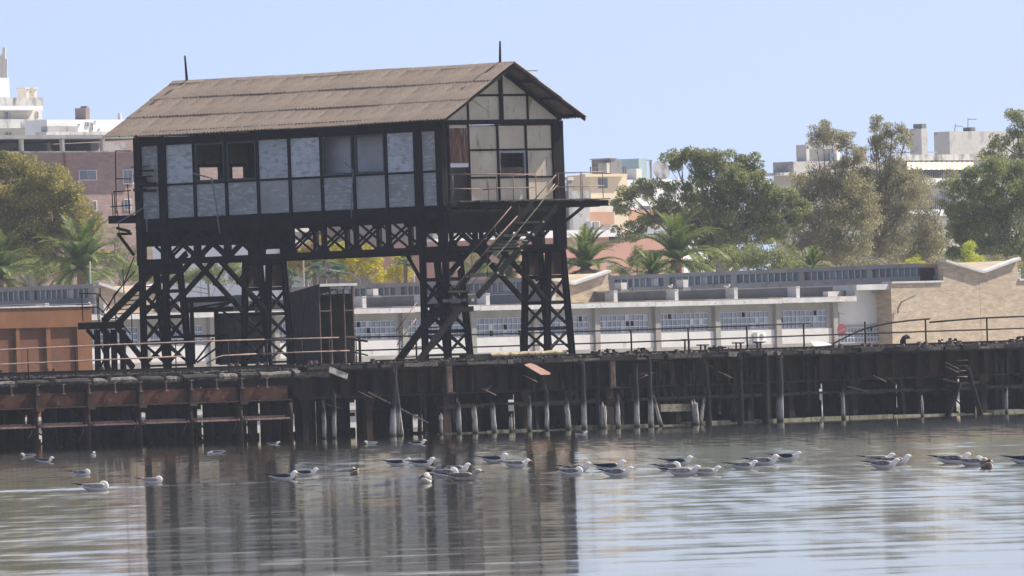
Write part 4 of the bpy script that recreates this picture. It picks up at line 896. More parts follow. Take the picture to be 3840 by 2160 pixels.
# ------------------------------------------------------------------ the long hall on the quay
M['hallwall'] = pm('hall_wall', (0.27,0.25,0.215), (0.33,0.31,0.27), scale=0.5, wear=(0.33,0.32,0.30), wscale=1.0, wlo=0.62, whi=0.75, rough=0.95)
M['hallwhite'] = pm('hall_white', (0.63,0.61,0.57), (0.56,0.54,0.50), scale=0.5, wear=(0.48,0.465,0.44), wscale=1.2, wlo=0.58, whi=0.78, rough=0.95)
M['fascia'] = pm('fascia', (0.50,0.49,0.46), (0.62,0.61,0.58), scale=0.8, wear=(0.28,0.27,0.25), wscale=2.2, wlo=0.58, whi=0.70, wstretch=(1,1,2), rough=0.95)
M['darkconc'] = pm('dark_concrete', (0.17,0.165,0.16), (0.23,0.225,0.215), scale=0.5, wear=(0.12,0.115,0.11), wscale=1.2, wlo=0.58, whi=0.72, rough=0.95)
M['greyconc'] = pm('grey_concrete', (0.24,0.235,0.23), (0.31,0.305,0.295), scale=0.6, wear=(0.17,0.165,0.155), wscale=1.4, wlo=0.58, whi=0.72, rough=0.95)
M['lichenroof'] = pm('lichen_roof', (0.40,0.33,0.24), (0.52,0.44,0.33), scale=0.7, wear=(0.62,0.36,0.09), wscale=0.9, wlo=0.55, whi=0.64, rough=0.95)
M['frame'] = pm('window_bars', (0.42,0.43,0.42), (0.50,0.51,0.50), scale=2, rough=0.8)
def brickmat(name, c1, c2, cm, sx=4.0, sz=12.0):
    m, t, b = nt_new(name); b.inputs['Roughness'].default_value = 0.95; tc = N(t, 'ShaderNodeTexCoord')
    sp = N(t, 'ShaderNodeSeparateXYZ'); t.links.new(tc.outputs['Object'], sp.inputs[0]); cb = N(t, 'ShaderNodeCombineXYZ')
    t.links.new(sp.outputs[0], cb.inputs[0]); t.links.new(sp.outputs[2], cb.inputs[1])
    br = N(t, 'ShaderNodeTexBrick'); br.inputs['Scale'].default_value = 1.0; br.inputs['Brick Width'].default_value = 1/sx; br.inputs['Row Height'].default_value = 1/sz
    br.inputs['Mortar Size'].default_value = 0.009; br.inputs['Color1'].default_value = c4(c1); br.inputs['Color2'].default_value = c4(c2); br.inputs['Mortar'].default_value = c4(cm)
    t.links.new(cb.outputs[0], br.inputs['Vector'])
    nz = N(t, 'ShaderNodeTexNoise'); nz.inputs['Scale'].default_value = 0.8; nz.inputs['Detail'].default_value = 12; nz.inputs['Roughness'].default_value = 0.7; mpp = N(t, 'ShaderNodeMapping'); mpp.inputs['Scale'].default_value = (1, 1, 4); t.links.new(tc.outputs['Object'], mpp.inputs[0]); t.links.new(mpp.outputs[0], nz.inputs['Vector'])
    hs = N(t, 'ShaderNodeHueSaturation'); mr = N(t, 'ShaderNodeMapRange'); mr.inputs[1].default_value = 0.3; mr.inputs[2].default_value = 0.7; mr.inputs[3].default_value = 0.68; mr.inputs[4].default_value = 1.22
    t.links.new(nz.outputs['Fac'], mr.inputs[0]); t.links.new(mr.outputs[0], hs.inputs['Value']); t.links.new(br.outputs['Color'], hs.inputs['Color']); t.links.new(hs.outputs[0], b.inputs['Base Color']); return m
M['brick'] = brickmat('buff_brick', (0.48,0.365,0.235), (0.37,0.28,0.18), (0.56,0.49,0.39))
M['pinkbrick'] = brickmat('pink_brick', (0.29,0.195,0.165), (0.26,0.17,0.145), (0.31,0.235,0.205))
def glassmat(name, c, rough=0.12):
    m, t, b = nt_new(name); b.inputs['Roughness'].default_value = rough; b.inputs['Specular IOR Level'].default_value = 0.6
    oi = N(t, 'ShaderNodeObjectInfo'); r = N(t, 'ShaderNodeValToRGB'); t.links.new(oi.outputs['Random'], r.inputs[0])
    e = r.color_ramp.elements; e[0].color = c4([q*0.55 for q in c]); e[1].color = c4([min(1, q*1.25) for q in c])
    q = e.new(0.90); q.color = c4([min(1, x*1.15) for x in c]); q = e.new(0.93); q.color = (0.45,0.45,0.42,1)
    t.links.new(r.outputs[0], b.inputs['Base Color']); return m
M['glass'] = glassmat('dusty_glass', (0.11,0.15,0.20)); M['darkglass'] = glassmat('dark_glass', (0.07,0.085,0.105)); M['dim'] = pm('dim_interior', (0.05,0.055,0.065), (0.08,0.085,0.10), scale=1, rough=0.9)
M['bay'] = pm('bay_render', (0.56,0.54,0.50), (0.62,0.60,0.56), scale=0.5, rough=0.95)
WD = 870.0; GZ0 = 1.27
THW = math.radians(33.0)                                 # the town grid lies a little off the gantry's axes
HF = Frame(at(2345, 1200, WD), THW)
W = thing('harbour_hall', 'long low concrete harbour hall with grid windows and sawtooth roof', 'warehouse', HF.p(0, 0, GZ0))
def wb(name, px0, px1, z0, z1, d0, d1, mat, parent=None, label=None):
    return add(name, HF.box(d0, d1, HF.b(px0, 1200), HF.b(px1, 1200), z0, z1), M[mat], parent or W, label=label)
pil = [300, 545, 788, 1030, 1270, 1511, 1769, 2004, 2233, 2460, 2685, 2913, 3128]
ZW0, ZW1, ZLW, ZF0, ZF1 = 5.64, 6.88, 4.62, 7.36, 7.68
PW = bpy.data.meshes.new('pane'); PW.from_pydata([(0,0,0),(1,0,0),(1,0,1),(0,0,1),(0,.02,0),(1,.02,0),(1,.02,1),(0,.02,1)], [], [(0,1,2,3),(4,7,6,5),(0,4,5,1),(1,5,6,2),(2,6,7,3),(3,7,4,0)]); PW.materials.append(M['glass'])
PWD = PW.copy(); PWD.materials.clear(); PWD.materials.append(M['darkglass'])
def grid_window(parent, b0, b1, a, z0, z1, nc, nr, bar=0.06, me=PW, name='window', framemat='frame', tilt=0.02):
    w = part_empty(name, parent); mbx = MB()
    for i in range(nc+1):
        b = b0 + (b1-b0)*i/nc; HF.box(a-0.05, a+0.03, b-bar/2, b+bar/2, z0, z1, mbx)
    for j in range(nr+1):
        z = z0 + (z1-z0)*j/nr; HF.box(a-0.045, a+0.025, b0-bar/2+0.002, b1+bar/2-0.002, z-bar/2, z+bar/2, mbx)
    add('window_bars', mbx, M[framemat], w)
    pw, ph = (b1-b0)/nc - bar, (z1-z0)/nr - bar
    for i in range(nc):
        for j in range(nr):
            if rnd.random() < 0.035: continue
            inst('pane', me, w, HF.p(a-0.01, b0 + (b1-b0)*i/nc + bar/2, z0 + (z1-z0)*j/nr + bar/2), (rnd.uniform(-tilt, tilt), 0, HF.rz + rnd.uniform(-tilt, tilt)*0.5), (pw, 1, ph))
    return w
x_l, x_r = -150, 3128
wb('back_wall', x_l, x_r, GZ0, ZF0, 0.9, 1.2, 'dim')
wb('upper_wall', x_l, x_r, ZW1+0.03, ZF0-0.005, 0.05, 0.5, 'hallwall'); wb('base_wall', x_l, x_r, GZ0, ZLW, -0.04, 0.5, 'hallwall')
for i in range(len(pil)-1):
    p0, p1 = pil[i], pil[i+1]
    wb('pillar', p0-9, p0+9, GZ0, ZF0-0.005, -0.16, 0.45, 'hallwall')
    wb('lower_wall', p0+9.5, p1-9.5, ZLW, ZW0-0.03, 0.0, 0.5, 'hallwhite')
    wb('jamb', p1-24, p1-9.5, ZW0-0.03, ZW1+0.03, 0.06, 0.5, 'hallwall')
    if p1 > 400: grid_window(W, HF.b(p0+13, 1200)+0.05, HF.b(p1-24, 1200)-0.05, 0.14, ZW0+0.02, ZW1-0.02, 11, 3)
for k, p0 in enumerate(pil[4:]): wb('downpipe', p0+10.5, p0+13, GZ0+0.5, ZF0-0.02, -0.10, -0.02, 'greyconc') if k % 2 else None
wb('pillar', 3119, 3137, GZ0, ZF0-0.005, -0.16, 0.45, 'hallwall')
xq = x_l
while xq < 3190:                                          # cast eaves slabs, slightly uneven
    q = min(3191, xq + rnd.uniform(190, 260)); dz = rnd.uniform(-.02, .02); wb('eaves_slab', xq, q-1, ZF0+dz, ZF1+dz, -0.55, 0.4, 'fascia'); xq = q
wb('roof_deck', x_l, x_r+60, ZF1-0.02, ZF1+0.01, 0.42, 30, 'lichenroof')
for a1 in (136, 356, 640, 860, 1100, 1328, 1556, 1792, 2040, 2272, 2501, 2724, 2957, 3177):
    b1 = HF.b(a1, 1120, 0.3); zt_ = 8.40 + rnd.uniform(-.03, .03)
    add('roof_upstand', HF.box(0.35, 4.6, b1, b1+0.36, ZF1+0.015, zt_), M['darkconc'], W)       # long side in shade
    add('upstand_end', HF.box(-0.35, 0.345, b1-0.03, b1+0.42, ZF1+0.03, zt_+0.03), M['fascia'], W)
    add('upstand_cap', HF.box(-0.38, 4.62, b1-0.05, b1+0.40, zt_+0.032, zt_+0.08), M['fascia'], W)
    mbx = MB(); b0 = b1 - 3.9                               # lichen covered roof sloping up toward the upstand
    mbx.hexa([HF.p(-0.5,b0,ZF1+0.02),HF.p(4.6,b0,ZF1+0.02),HF.p(4.6,b1-0.06,ZF1+0.02),HF.p(-0.5,b1-0.06,ZF1+0.02),HF.p(-0.5,b0,ZF1+0.06),HF.p(4.6,b0,ZF1+0.14),HF.p(4.6,b1-0.06,ZF1+0.14),HF.p(-0.5,b1-0.06,ZF1+0.06)])
    add('roof_slope', mbx, M['lichenroof'], W)
def monitor(px0, px1, ycorner, n, label, pier_every=11):
    c = part_empty('clerestory', W, label); b = HF.b(px1, ycorner, 1.2); zt_ = HF.z(px1, ycorner, 1.2)
    a1 = HF.a(px0, ycorner + (px1-px0)*0.04, b); a0 = 1.2
    f = lambda name, q0, q1, e0, e1, z0, z1, mat: add(name, HF.box(q0, q1, b+e0, b+e1, z0, z1), M[mat], c)
    f('roof_slab', a0-0.1, a1+0.1, -0.25, 2.0, zt_-0.28, zt_, 'greyconc'); f('lower_wall', a0, a1, -0.05, 0.4, 7.6, zt_-0.86, 'greyconc'); f('inner_wall', a0, a1, 0.5, 0.7, zt_-0.86, zt_-0.28, 'dim')
    w = (a1-a0)/n
    for i in range(n):
        q = a0 + w*i
        if i % pier_every == 0 or i == n-1: f('pier', q+0.01, q+w-0.01, -0.12, 0.4, zt_-0.86, zt_-0.285, 'greyconc'); continue
        f('mullion', q-0.035, q+0.035, -0.03, 0.1, zt_-0.86, zt_-0.285, 'frame')
        inst('pane', PWD if rnd.random() < .6 else PW, c, HF.p(q+w-0.035, b+0.05, zt_-0.84), (0, 0, HF.ra + math.pi), (w-0.07, 1, 0.54))
    return c, b, zt_
clr, bR, zR = monitor(2285, 3532, 984, 54, 'long grey clerestory along the hall roof')
add('roof_door', HF.box(1.9, 2.9, bR-0.16, bR-0.125, 8.3, zR-0.35), M['rustplate'], clr)
monitor(1105, 2003, 1040, 40, 'grey clerestory seen behind the gantry'); monitor(-90, 354, 1064, 22, 'grey clerestory behind the orange shed')
# V-shaped brick gables that close the butterfly roofs
def vgable(parent, pts, a, zb, label):
    P = [HF.pt(x, y, a) for x, y in pts]; v = P[1]; iw = HF.A
    for q, lab in ((P[0], label), (P[2], None)):
        b_ = [Vector((q.x, q.y, zb)), Vector((v.x, v.y, zb)), v, q]; add('brick_gable', MB().prism(b_, iw*0.4), M['brick'], parent, label=lab)
        add('coping', MB().beam(q - iw*0.03 + UPV*0.06, v - iw*0.03 + UPV*0.06, 0.55, 0.15), M['fascia'], parent)
        dq = 6.0 if q is P[2] else 1.8; add('roof_slope', MB().prism([v + iw*0.42 - UPV*.04, q + iw*0.42 - UPV*.06, q + iw*dq - UPV*.06, v + iw*dq - UPV*.04], -UPV*0.06), M['lichenroof'], parent)
vgable(W, [(2004,1041),(2141,1068),(2279,1020)], 1.2, 7.7, 'buff brick gable with V shaped coping behind the lattice leg'); vgable(W, [(356,1066),(474,1106),(612,1062)], 1.2, 7.7, 'buff brick gable with V shaped coping beside the orange shed')
# end block of buff brick with a V-shaped parapet
E = thing('brick_end_block', 'buff brick block with V shaped parapet at the end of the hall', 'building', HF.pt(3600, 1300, -0.6))
za = HF.z(3436, 1061, -0.6)
vgable(E, [(3535,981),(3678,1024),(3815,973)], -0.6, za, 'brick parapet with a deep V notch')
bV = HF.b(3678, 1200, -0.6); b0_, b1_ = HF.b(3340, 1062, -0.6), HF.b(3990, 1040, -0.6)
add('brick_wall', HF.box(-0.6, 3, b0_, bV-0.02, GZ0, za-0.005), M['brick'], E); add('brick_wall', HF.box(-0.6, 3, bV+0.02, b1_, GZ0, za-0.005), M['brick'], E); add('expansion_joint', HF.box(-0.58, -0.5, bV-0.018, bV+0.018, GZ0, za), M['greyconc'], E)
add('coping', HF.box(-0.72, 0.1, b0_, HF.b(3534, 1062, -0.6), za, za+0.13), M['fascia'], E); add('coping', HF.box(-0.72, 0.1, HF.b(3818, 1050, -0.6), b1_, za, za+0.13), M['fascia'], E)
# recessed bay between hall and brick block
wb('bay_wall', 3137, 3341, 5.75, 8.1, 0.6, 1.0, 'bay', label='plain white bay beside the brick block'); wb('bay_base', 3137, 3341, GZ0, 4.55, 0.55, 1.0, 'hallwall'); wb('bay_back', 3137, 3341, 4.55, 5.6, 0.9, 1.0, 'dim')
grid_window(W, HF.b(3175, 1250), HF.b(3336, 1250), 0.55, 4.57, 5.58, 13, 3); wb('bay_lintel', 3137, 3341, 5.60, 5.74, 0.5, 0.95, 'hallwall')
wb('bay_eaves', 3193, 3341, 8.12, 8.50, -0.5, 1.4, 'fascia'); wb('bay_column', 3330, 3344, GZ0, 8.1, -0.1, 0.8, 'hallwall')
add('bay_bracket', MB().prism([HF.pt(3290,1100,.2), HF.pt(3336,1103,.2), HF.pt(3336,1068,.2), HF.pt(3272,1070,.2)], HF.A*0.3), M['greyconc'], W)
# house numbers painted on the wall panels
def painted(txt, px, py, h, parent):
    cu = bpy.data.curves.new('t', 'FONT'); cu.body = txt; cu.size = h; cu.extrude = 0.004; cu.align_x = 'CENTER'
    tmp = bpy.data.objects.new('tmp', cu); COL.objects.link(tmp); dg = bpy.context.evaluated_depsgraph_get()
    me = bpy.data.meshes.new_from_object(tmp.evaluated_get(dg)); bpy.data.objects.remove(tmp); bpy.data.curves.remove(cu)
    me.materials.append(M['numpaint']); p = HF.pt(px, py, -0.012); o = inst('painted_number', me, parent, p, (math.radians(90), 0, HF.rz)); o['label'] = 'number ' + txt + ' painted on the white wall'
M['numpaint'] = pm('faded_blue_paint', (0.42,0.47,0.52), (0.55,0.58,0.60), scale=6, rough=0.9)
for txt, px, py in (('11', 1396, 1330), ('12', 1880, 1313), ('13', 2342, 1300), ('14', 2795, 1283)): painted(txt, px, py, 0.42, W)
# things on and by the hall
b0, b1 = HF.b(2822, 1265), HF.b(2856, 1265); z0, z1 = HF.z(2840, 1281), HF.z(2840, 1247)
t = thing('air_conditioner', 'white air conditioner on the white hall wall near number fourteen', 'air conditioner', HF.p(-0.2, (b0+b1)/2, z0))
add('casing', HF.box(-0.38, -0.04, b0, b1, z0, z1), M['white'], t); c = HF.p(-0.385, (b0+b1)/2-.05, (z0+z1)/2); add('fan', MB().tube([c, c - HF.A*0.03], 0.22, 16), M['greyconc'], t); add('bracket', HF.box(-0.34, 0.0, b0, b1, z0-0.06, z0-0.01), M['steel'], t)
for x0, x1, y0, y1, lab in ((2322,2350,1060,1086,'grey roof ventilator next to the brick gable'), (2556,2580,1049,1078,'pale roof ventilator between the two perched gulls'), (1393,1418,1083,1108,'roof ventilator just past the tall hut'), (1866,1896,1074,1100,'roof ventilator framed by the broken stair'), (190,214,1116,1142,'roof ventilator above the orange shed')):
    b0, b1 = HF.b(x0, y0, 4.8), HF.b(x1, y0, 4.8); z0, z1 = HF.z(x0, y1, 4.8), HF.z(x0, y0, 4.8); t = thing('roof_ventilator', lab, 'ventilator', HF.p(5.0, b0, z0), 'ventilators on the hall roof')
    add('casing', HF.box(4.8, 5.3, b0 + (b1-b0)*0.25, b1, z0, z1), M['fascia'], t); add('base', HF.box(4.7, 5.5, b0, b1+.15, ZF1, z0-.01), M['darkconc'], t)
def lamparm(label, base, tip, D, foot=None, r=0.05):
    t = thing('street_lamp', label, 'street lamp', at(base[0], base[1], D)); b_ = at(base[0], base[1], D); e = at(tip[0], tip[1], D); m_ = b_.lerp(e, 0.45) + Vector((0,0,0.18))
    add('arm', MB().tube([Vector((b_.x, D, foot if foot is not None else b_.z-0.3)), b_, m_, e], [r*1.3, r*1.2, r, r*.7], 7), M['darkconc'], t); d = (e-m_).normalized()
    add('lamp_head', MB().beam(e, e + d*0.75, 0.24, 0.10), M['fascia'], t)
lamparm('curved lamp arm above the long clerestory', (3322, 990), (3258, 968), 918, 8.0); lamparm('curved lamp arm above the tall hut', (1348, 1050), (1275, 1018), 888, 8.0); lamparm('curved lamp arm between the palms by the brick gable', (2372, 1038), (2300, 992), 915, 8.0); pw_ = HF.pt(3367, 1150, -0.75); lamparm('wall lamp on the brick end block', (3367, 1158), (3395, 1126), pw_.y)
for px, y0, y1, lab in ((1137, 965, 1062, 'thin pale pole standing before the yellow tree'), (337, 980, 1066, 'thin pale pole before the palm beside the orange shed'), (1551, 1000, 1062, 'short grey pole by the small yellow tree')):
    t = thing('lamp_pole', lab, 'pole', (xd(px, y1, 905), 905, GZ0)); add('shaft', MB().tube([(xd(px, y1, 905), 905, GZ0), at(px, y0, 905)], [0.09, 0.05], 7), M['fascia'], t)
SGD = HF.pt(3156, 1238, -1.2).y
t = thing('round_sign', 'faded red oval sign with white script on a post before the white bay', 'sign', at(3146, 1300, SGD+.2))
M['redsign'] = pm('faded_red', (0.62,0.13,0.13), (0.70,0.22,0.21), scale=2, rough=0.5)
c = at(3156, 1238, SGD); n = 24; poly = [c + Vector((0.30*math.cos(2*math.pi*k/n), 0, 0.44*math.sin(2*math.pi*k/n))) for k in range(n)]
add('disc', MB().prism(poly, (0, 0.08, 0)), M['redsign'], t); add('rim_cap', MB().box((c.x-.26, SGD-.01, c.z-.56), (c.x+.26, SGD+.10, c.z-.44)), M['white'], t)
pts = [c + Vector((-.22+.44*k/11, -0.01, -0.10 + 0.17*k/11 + 0.05*math.sin(k*2.2))) for k in range(12)]; add('script', MB().tube(pts, 0.018, 5), M['white'], t)
add('post', MB().tube([Vector((c.x-.33, SGD+.1, GZ0)), at(3146, 1170, SGD+.1)], 0.04, 7), M['darkconc'], t); add('arm', MB().beam(at(3146, 1173, SGD+.1), at(3170, 1180, SGD+.1), 0.05, 0.05), M['fascia'], t)
# orange painted shed
M['orange'] = pm('orange_paint', (0.165,0.066,0.024), (0.21,0.088,0.03), scale=0.5, wear=(0.27,0.085,0.04), wscale=1.1, wlo=0.58, whi=0.72, rough=0.95); M['orange2'] = pm('dark_orange_paint', (0.115,0.044,0.020), (0.155,0.062,0.025), scale=0.5, wear=(0.13,0.09,0.07), wscale=0.35, wlo=0.62, whi=0.75, rough=0.95)
OA = -5.0; OR = thing('orange_shed', 'rust orange painted shed with recessed panels behind the pier railing', 'shed', HF.pt(150, 1300, OA))
zt = HF.z(175, 1153, OA); zp = HF.z(175, 1228, OA)
def ob(name, a0, a1, z0, z1, d0, d1, mat): return add(name, HF.box(OA+d0, OA+d1, HF.b(a0,1250,OA), HF.b(a1,1250,OA), z0, z1), M[mat], OR)
ob('body', -160, 344, GZ0, zt-0.02, 0.25, 3.5, 'orange2'); ob('frieze', -160, 346, zp, zt, 0.0, 0.24, 'orange')
for a0, a1 in ((-150,-120),(-45,-15),(62,76),(176,192),(292,346)): ob('pilaster', a0, a1, GZ0, zp-0.005, 0.05, 0.26, 'orange')
for k in range(8): ob('roof_edge', -140+k*61, -140+k*61+59, zt+0.01, zt+0.09+rnd.uniform(-.02,.03), -0.08, 3.0, 'fascia')
ob('white_corner', 347, 362, GZ0, zp+0.6, 0.8, 1.4, 'hallwhite')
# ------------------------------------------------------------------ houses of the town
M['greycream'] = pm('grey_cream_render', (0.44,0.42,0.38), (0.50,0.48,0.44), scale=0.4, wear=(0.36,0.34,0.31), wscale=0.8, rough=0.95); M['cream'] = pm('cream_render', (0.62,0.58,0.50), (0.68,0.64,0.56), scale=0.4, rough=0.95); M['yellow'] = pm('pale_yellow_render', (0.66,0.54,0.36), (0.70,0.59,0.42), scale=0.3, rough=0.95)
M['stained'] = pm('stained_render', (0.52,0.50,0.46), (0.62,0.60,0.55), scale=0.4, wear=(0.20,0.19,0.18), wscale=0.9, wlo=0.48, whi=0.66, wstretch=(1,1,0.5), rough=0.95)
M['pink'] = pm('pink_render', (0.46,0.25,0.19), (0.52,0.30,0.23), scale=0.3, rough=0.95); M['salmon'] = pm('salmon_render', (0.47,0.27,0.17), (0.52,0.31,0.20), scale=0.3, rough=0.95)
M['greywall'] = pm('grey_render', (0.36,0.35,0.33), (0.43,0.42,0.40), scale=0.4, wear=(0.26,0.25,0.24), wscale=1.0, rough=0.95); M['brownwall'] = pm('brown_render', (0.30,0.23,0.20), (0.35,0.28,0.24), scale=0.4, rough=0.95)
M['teal'] = pm('teal_cabinet', (0.34,0.46,0.46), (0.40,0.50,0.49), scale=0.8, rough=0.6); M['townwhite'] = pm('white_render', (0.72,0.71,0.68), (0.77,0.76,0.73), scale=0.3, rough=0.95); M['bluewin'] = pm('blue_shutter', (0.12,0.16,0.22), (0.16,0.20,0.27), scale=1, rough=0.5)
CUR = None
def house(name, label, D, x0, x1, ytop, depth, mat, cat='building'):
    global CUR
    CUR = Frame(at((x0+x1)/2, ytop, D), THW); r = thing(name, label, cat, CUR.p(0, 0, GZ0)); zt = CUR.z((x0+x1)/2, ytop)
    add('wall', CUR.box(0, depth, CUR.b(x0, ytop), CUR.b(x1, ytop), GZ0, zt), M[mat], r); return r
def slab(r, name, D, x0, x1, y0, y1, d0, d1, mat, parent=None, label=None):
    xm, ym = (x0+x1)/2, (y0+y1)/2; bm = CUR.b(xm, ym, d0); hw = (CUR.b(x1, ym, d0) - CUR.b(x0, ym, d0))/2
    return add(name, CUR.box(d0, d1, bm-hw, bm+hw, CUR.z(xm, y1, d0), CUR.z(xm, y0, d0)), M[mat], parent or r, label=label)
def win(r, D, x0, x1, y0, y1, two=True, frame='townwhite', d=-0.02):
    w = slab(r, 'window', D, x0, x1, y0, y1, d-0.08, d, frame); t = 2.2
    if two:
        m_ = (x0+x1)/2
        for a0, a1 in ((x0+t, m_-1), (m_+1, x1-t)): slab(r, 'pane', D, a0, a1, y0+t, y1-t, d-0.10, d-0.082, 'darkglass', w)
    else: slab(r, 'pane', D, x0+t, x1-t, y0+t, y1-t, d-0.10, d-0.082, 'darkglass', w)
    return w
# pink brick apartment block
D = 1080.0; h = house('brick_apartments', 'pink brick apartment block with covered roof terrace behind the eucalyptus', D, -250, 1015, 566, 16, 'pinkbrick')
slab(h, 'roof_slab', D, -400, 640, 506, 520, -1.6, 14, 'greyconc'); slab(h, 'terrace_back', D, -400, 640, 520, 566, 10, 10.5, 'brownwall'); slab(h, 'parapet_cap', D, -400, 1015, 566, 571, -0.1, 0.4, 'stained')
for x in (-68, 85, 238, 390, 545): slab(h, 'terrace_column', D, x-4, x+4, 521, 566, -0.2, 0.1, 'townwhite')
for a0, a1, mt in ((0, 62, 'greywall'), (175, 188, 'townwhite'), (340, 470, 'greywall')): slab(h, 'terrace_room', D, a0, a1, 535, 566, 5, 9, mt)
slab(h, 'drainpipe', D, 250, 258, 573, 1000, -0.12, -0.02, 'rustsheet')
for q in ((297,363,637,676), (176,206,622,668), (462,500,636,690), (348,364,752,790), (466,492,746,788), (206,232,752,790), (60,100,640,680), (700,730,950,975), (300,340,866,905), (180,230,868,905)): win(h, D, *q)
slab(h, 'air_unit', D, 210, 216, 622, 665, -0.3, -0.05, 'rustplate')
# white apartments far left with antenna tower
D = 1300.0; h = house('white_apartments', 'pale apartment block with stained balcony bands and antenna mast at the left edge', D, -300, 156, 366, 14, 'cream')
for y0, y1, mt in ((366, 397, 'stained'), (397, 413, 'townwhite'), (447, 481, 'stained'), (520, 560, 'stained')): slab(h, 'balcony_band', D, -300, 163, y0, y1, -1.2, -0.05, mt)
for q in ((18,45,418,446), (-60,-20,418,446), (136,146,415,446), (20,46,494,512)): win(h, D, *q)
slab(h, 'lift_tower', D, -60, 35, 290, 365, 2, 8, 'townwhite')
for x, y0, r_ in ((3, 205, .16), (15, 178, .20), (24, 220, .12), (-12, 190, .16)): add('antenna', MB().tube([at(x, 292, D+4), at(x, y0, D+4)], r_, 7), M['cream'], h)
for x in (103, 133):
    slab(h, 'chimney', D, x-6, x+6, 333, 366, 4, 5, 'cream'); slab(h, 'chimney_cap', D, x-9, x+9, 328, 333, 3.9, 5.1, 'cream')
slab(h, 'chimney_tie', D, 110, 127, 345, 349, 4.3, 4.6, 'cream')
# low white building with chimney
D = 1220.0; h = house('flat_roof_house', 'low white flat roofed house with a brick chimney, seen past the roof edge', D, 175, 640, 448, 2.5, 'townwhite')
slab(h, 'roof_plant', D, 178, 292, 473, 496, -0.8, -0.1, 'greywall'); slab(h, 'balcony', D, 175, 480, 494, 510, -1.4, -0.1, 'stained')
slab(h, 'chimney', D, 321, 336, 404, 447, 1, 2.2, 'brownwall'); slab(h, 'chimney_pot', D, 325, 332, 397, 404, 1.2, 1.9, 'greywall'); slab(h, 'vent_pipe', D, 451, 456, 424, 447, 1, 1.3, 'cream')
for q in ((296,302,462,472),(324,336,456,475),(342,350,458,490),(358,363,452,458),(372,378,480,488)): win(h, D, *q, two=False)
# town seen through the truss
D = 1045.0; h = house('white_town_block', 'white flats seen through the truss behind the yellow tree', D, 1035, 1440, 780, 12, 'townwhite')
for y in (850, 900, 950, 1000): slab(h, 'balcony_band', D, 1035, 1442, y, y+18, -0.9, -0.05, 'cream')
for x in (1060, 1130, 1200, 1290, 1380):
    for y in (870, 920, 970): win(h, D, x, x+34, y, y+26)
h = house('brown_town_block', 'brownish grey flats between the truss and the near leg', 1060.0, 1444, 1620, 780, 12, 'brownwall')
for q in ((1480,1520,850,880),(1480,1520,905,935),(1555,1590,850,880)): win(h, 1060.0, *q)
slab(h, 'white_awning_wall', 1060.0, 1505, 1552, 965, 990, -0.6, -0.1, 'townwhite')
h = house('terraced_flats', 'white and grey terraced flats glimpsed between the stair stringers', 1045.0, 1625, 2105, 790, 12, 'brownwall')
for y0, y1, mt in ((800, 850, 'townwhite'), (868, 893, 'greywall'), (893, 905, 'townwhite'), (922, 940, 'townwhite'), (975, 990, 'townwhite')): slab(h, 'balcony_band', 1045.0, 1625, 2100, y0, y1, -0.9, -0.05, mt)
for x in (1700, 1790, 1880, 1990): win(h, 1045.0, x, x+36, 945, 970)
# pale yellow house with roof plant
D = 1150.0; h = house('yellow_house', 'pale yellow house with rooftop machines right of the gantry balcony', D, 2213, 2351, 655, 2.4, 'yellow')
slab(h, 'cornice', D, 2195, 2352, 652, 662, -0.5, -0.02, 'yellow'); win(h, D, 2247, 2279, 669, 705, two=False, frame='bluewin')
slab(h, 'plant_cabinet', D, 2291, 2331, 596, 650, 1, 3, 'greyconc'); slab(h, 'plant_top', D, 2286, 2312, 592, 596, 0.9, 3, 'stained'); slab(h, 'flue', D, 2243, 2256, 612, 648, 1, 1.6, 'darkconc'); slab(h, 'duct', D, 2276, 2289, 610, 648, 1, 1.8, 'stained')
for x in (2216, 2224, 2232, 2340, 2347): slab(h, 'roof_rail_post', D, x, x+1.6, 625, 650, 0.4, 0.5, 'darkconc')
for a0, a1, y in ((2214, 2243, 628), (2256, 2276, 629), (2334, 2349, 630)): slab(h, 'roof_rail', D, a0, a1, y, y+1.6, 0.4, 0.5, 'darkconc')
slab(h, 'lower_block', D, 2180, 2305, 768, 866, -2.5, -0.1, 'cream'); slab(h, 'salmon_band', D, 2187, 2304, 795, 842, -2.8, -2.52, 'salmon'); slab(h, 'flue_pipe', D, 2134, 2147, 670, 860, -3.4, -3.2, 'greyconc'); slab(h, 'flue_cap', D, 2128, 2152, 664, 676, -3.5, -3.1, 'stained')
slab(h, 'party_wall', D, 2060, 2212, 716, 866, -3.1, -2.9, 'greywall')
w = slab(h, 'air_unit', D, 2217, 2250, 829, 862, -3.6, -2.9, 'townwhite'); slab(h, 'fan_grille', D, 2226, 2247, 831, 859, -3.68, -3.61, 'greyconc', w)
h = house('pink_house', 'long pink wall with a white parapet behind the palms', 1010.0, 1900, 2560, 890, 12, 'pink'); slab(h, 'parapet', 1010.0, 1900, 2330, 864, 890, -0.3, 0.1, 'townwhite')
slab(h, 'dark_opening', 1010.0, 2286, 2330, 886, 908, -0.05, 0.02, 'dim')
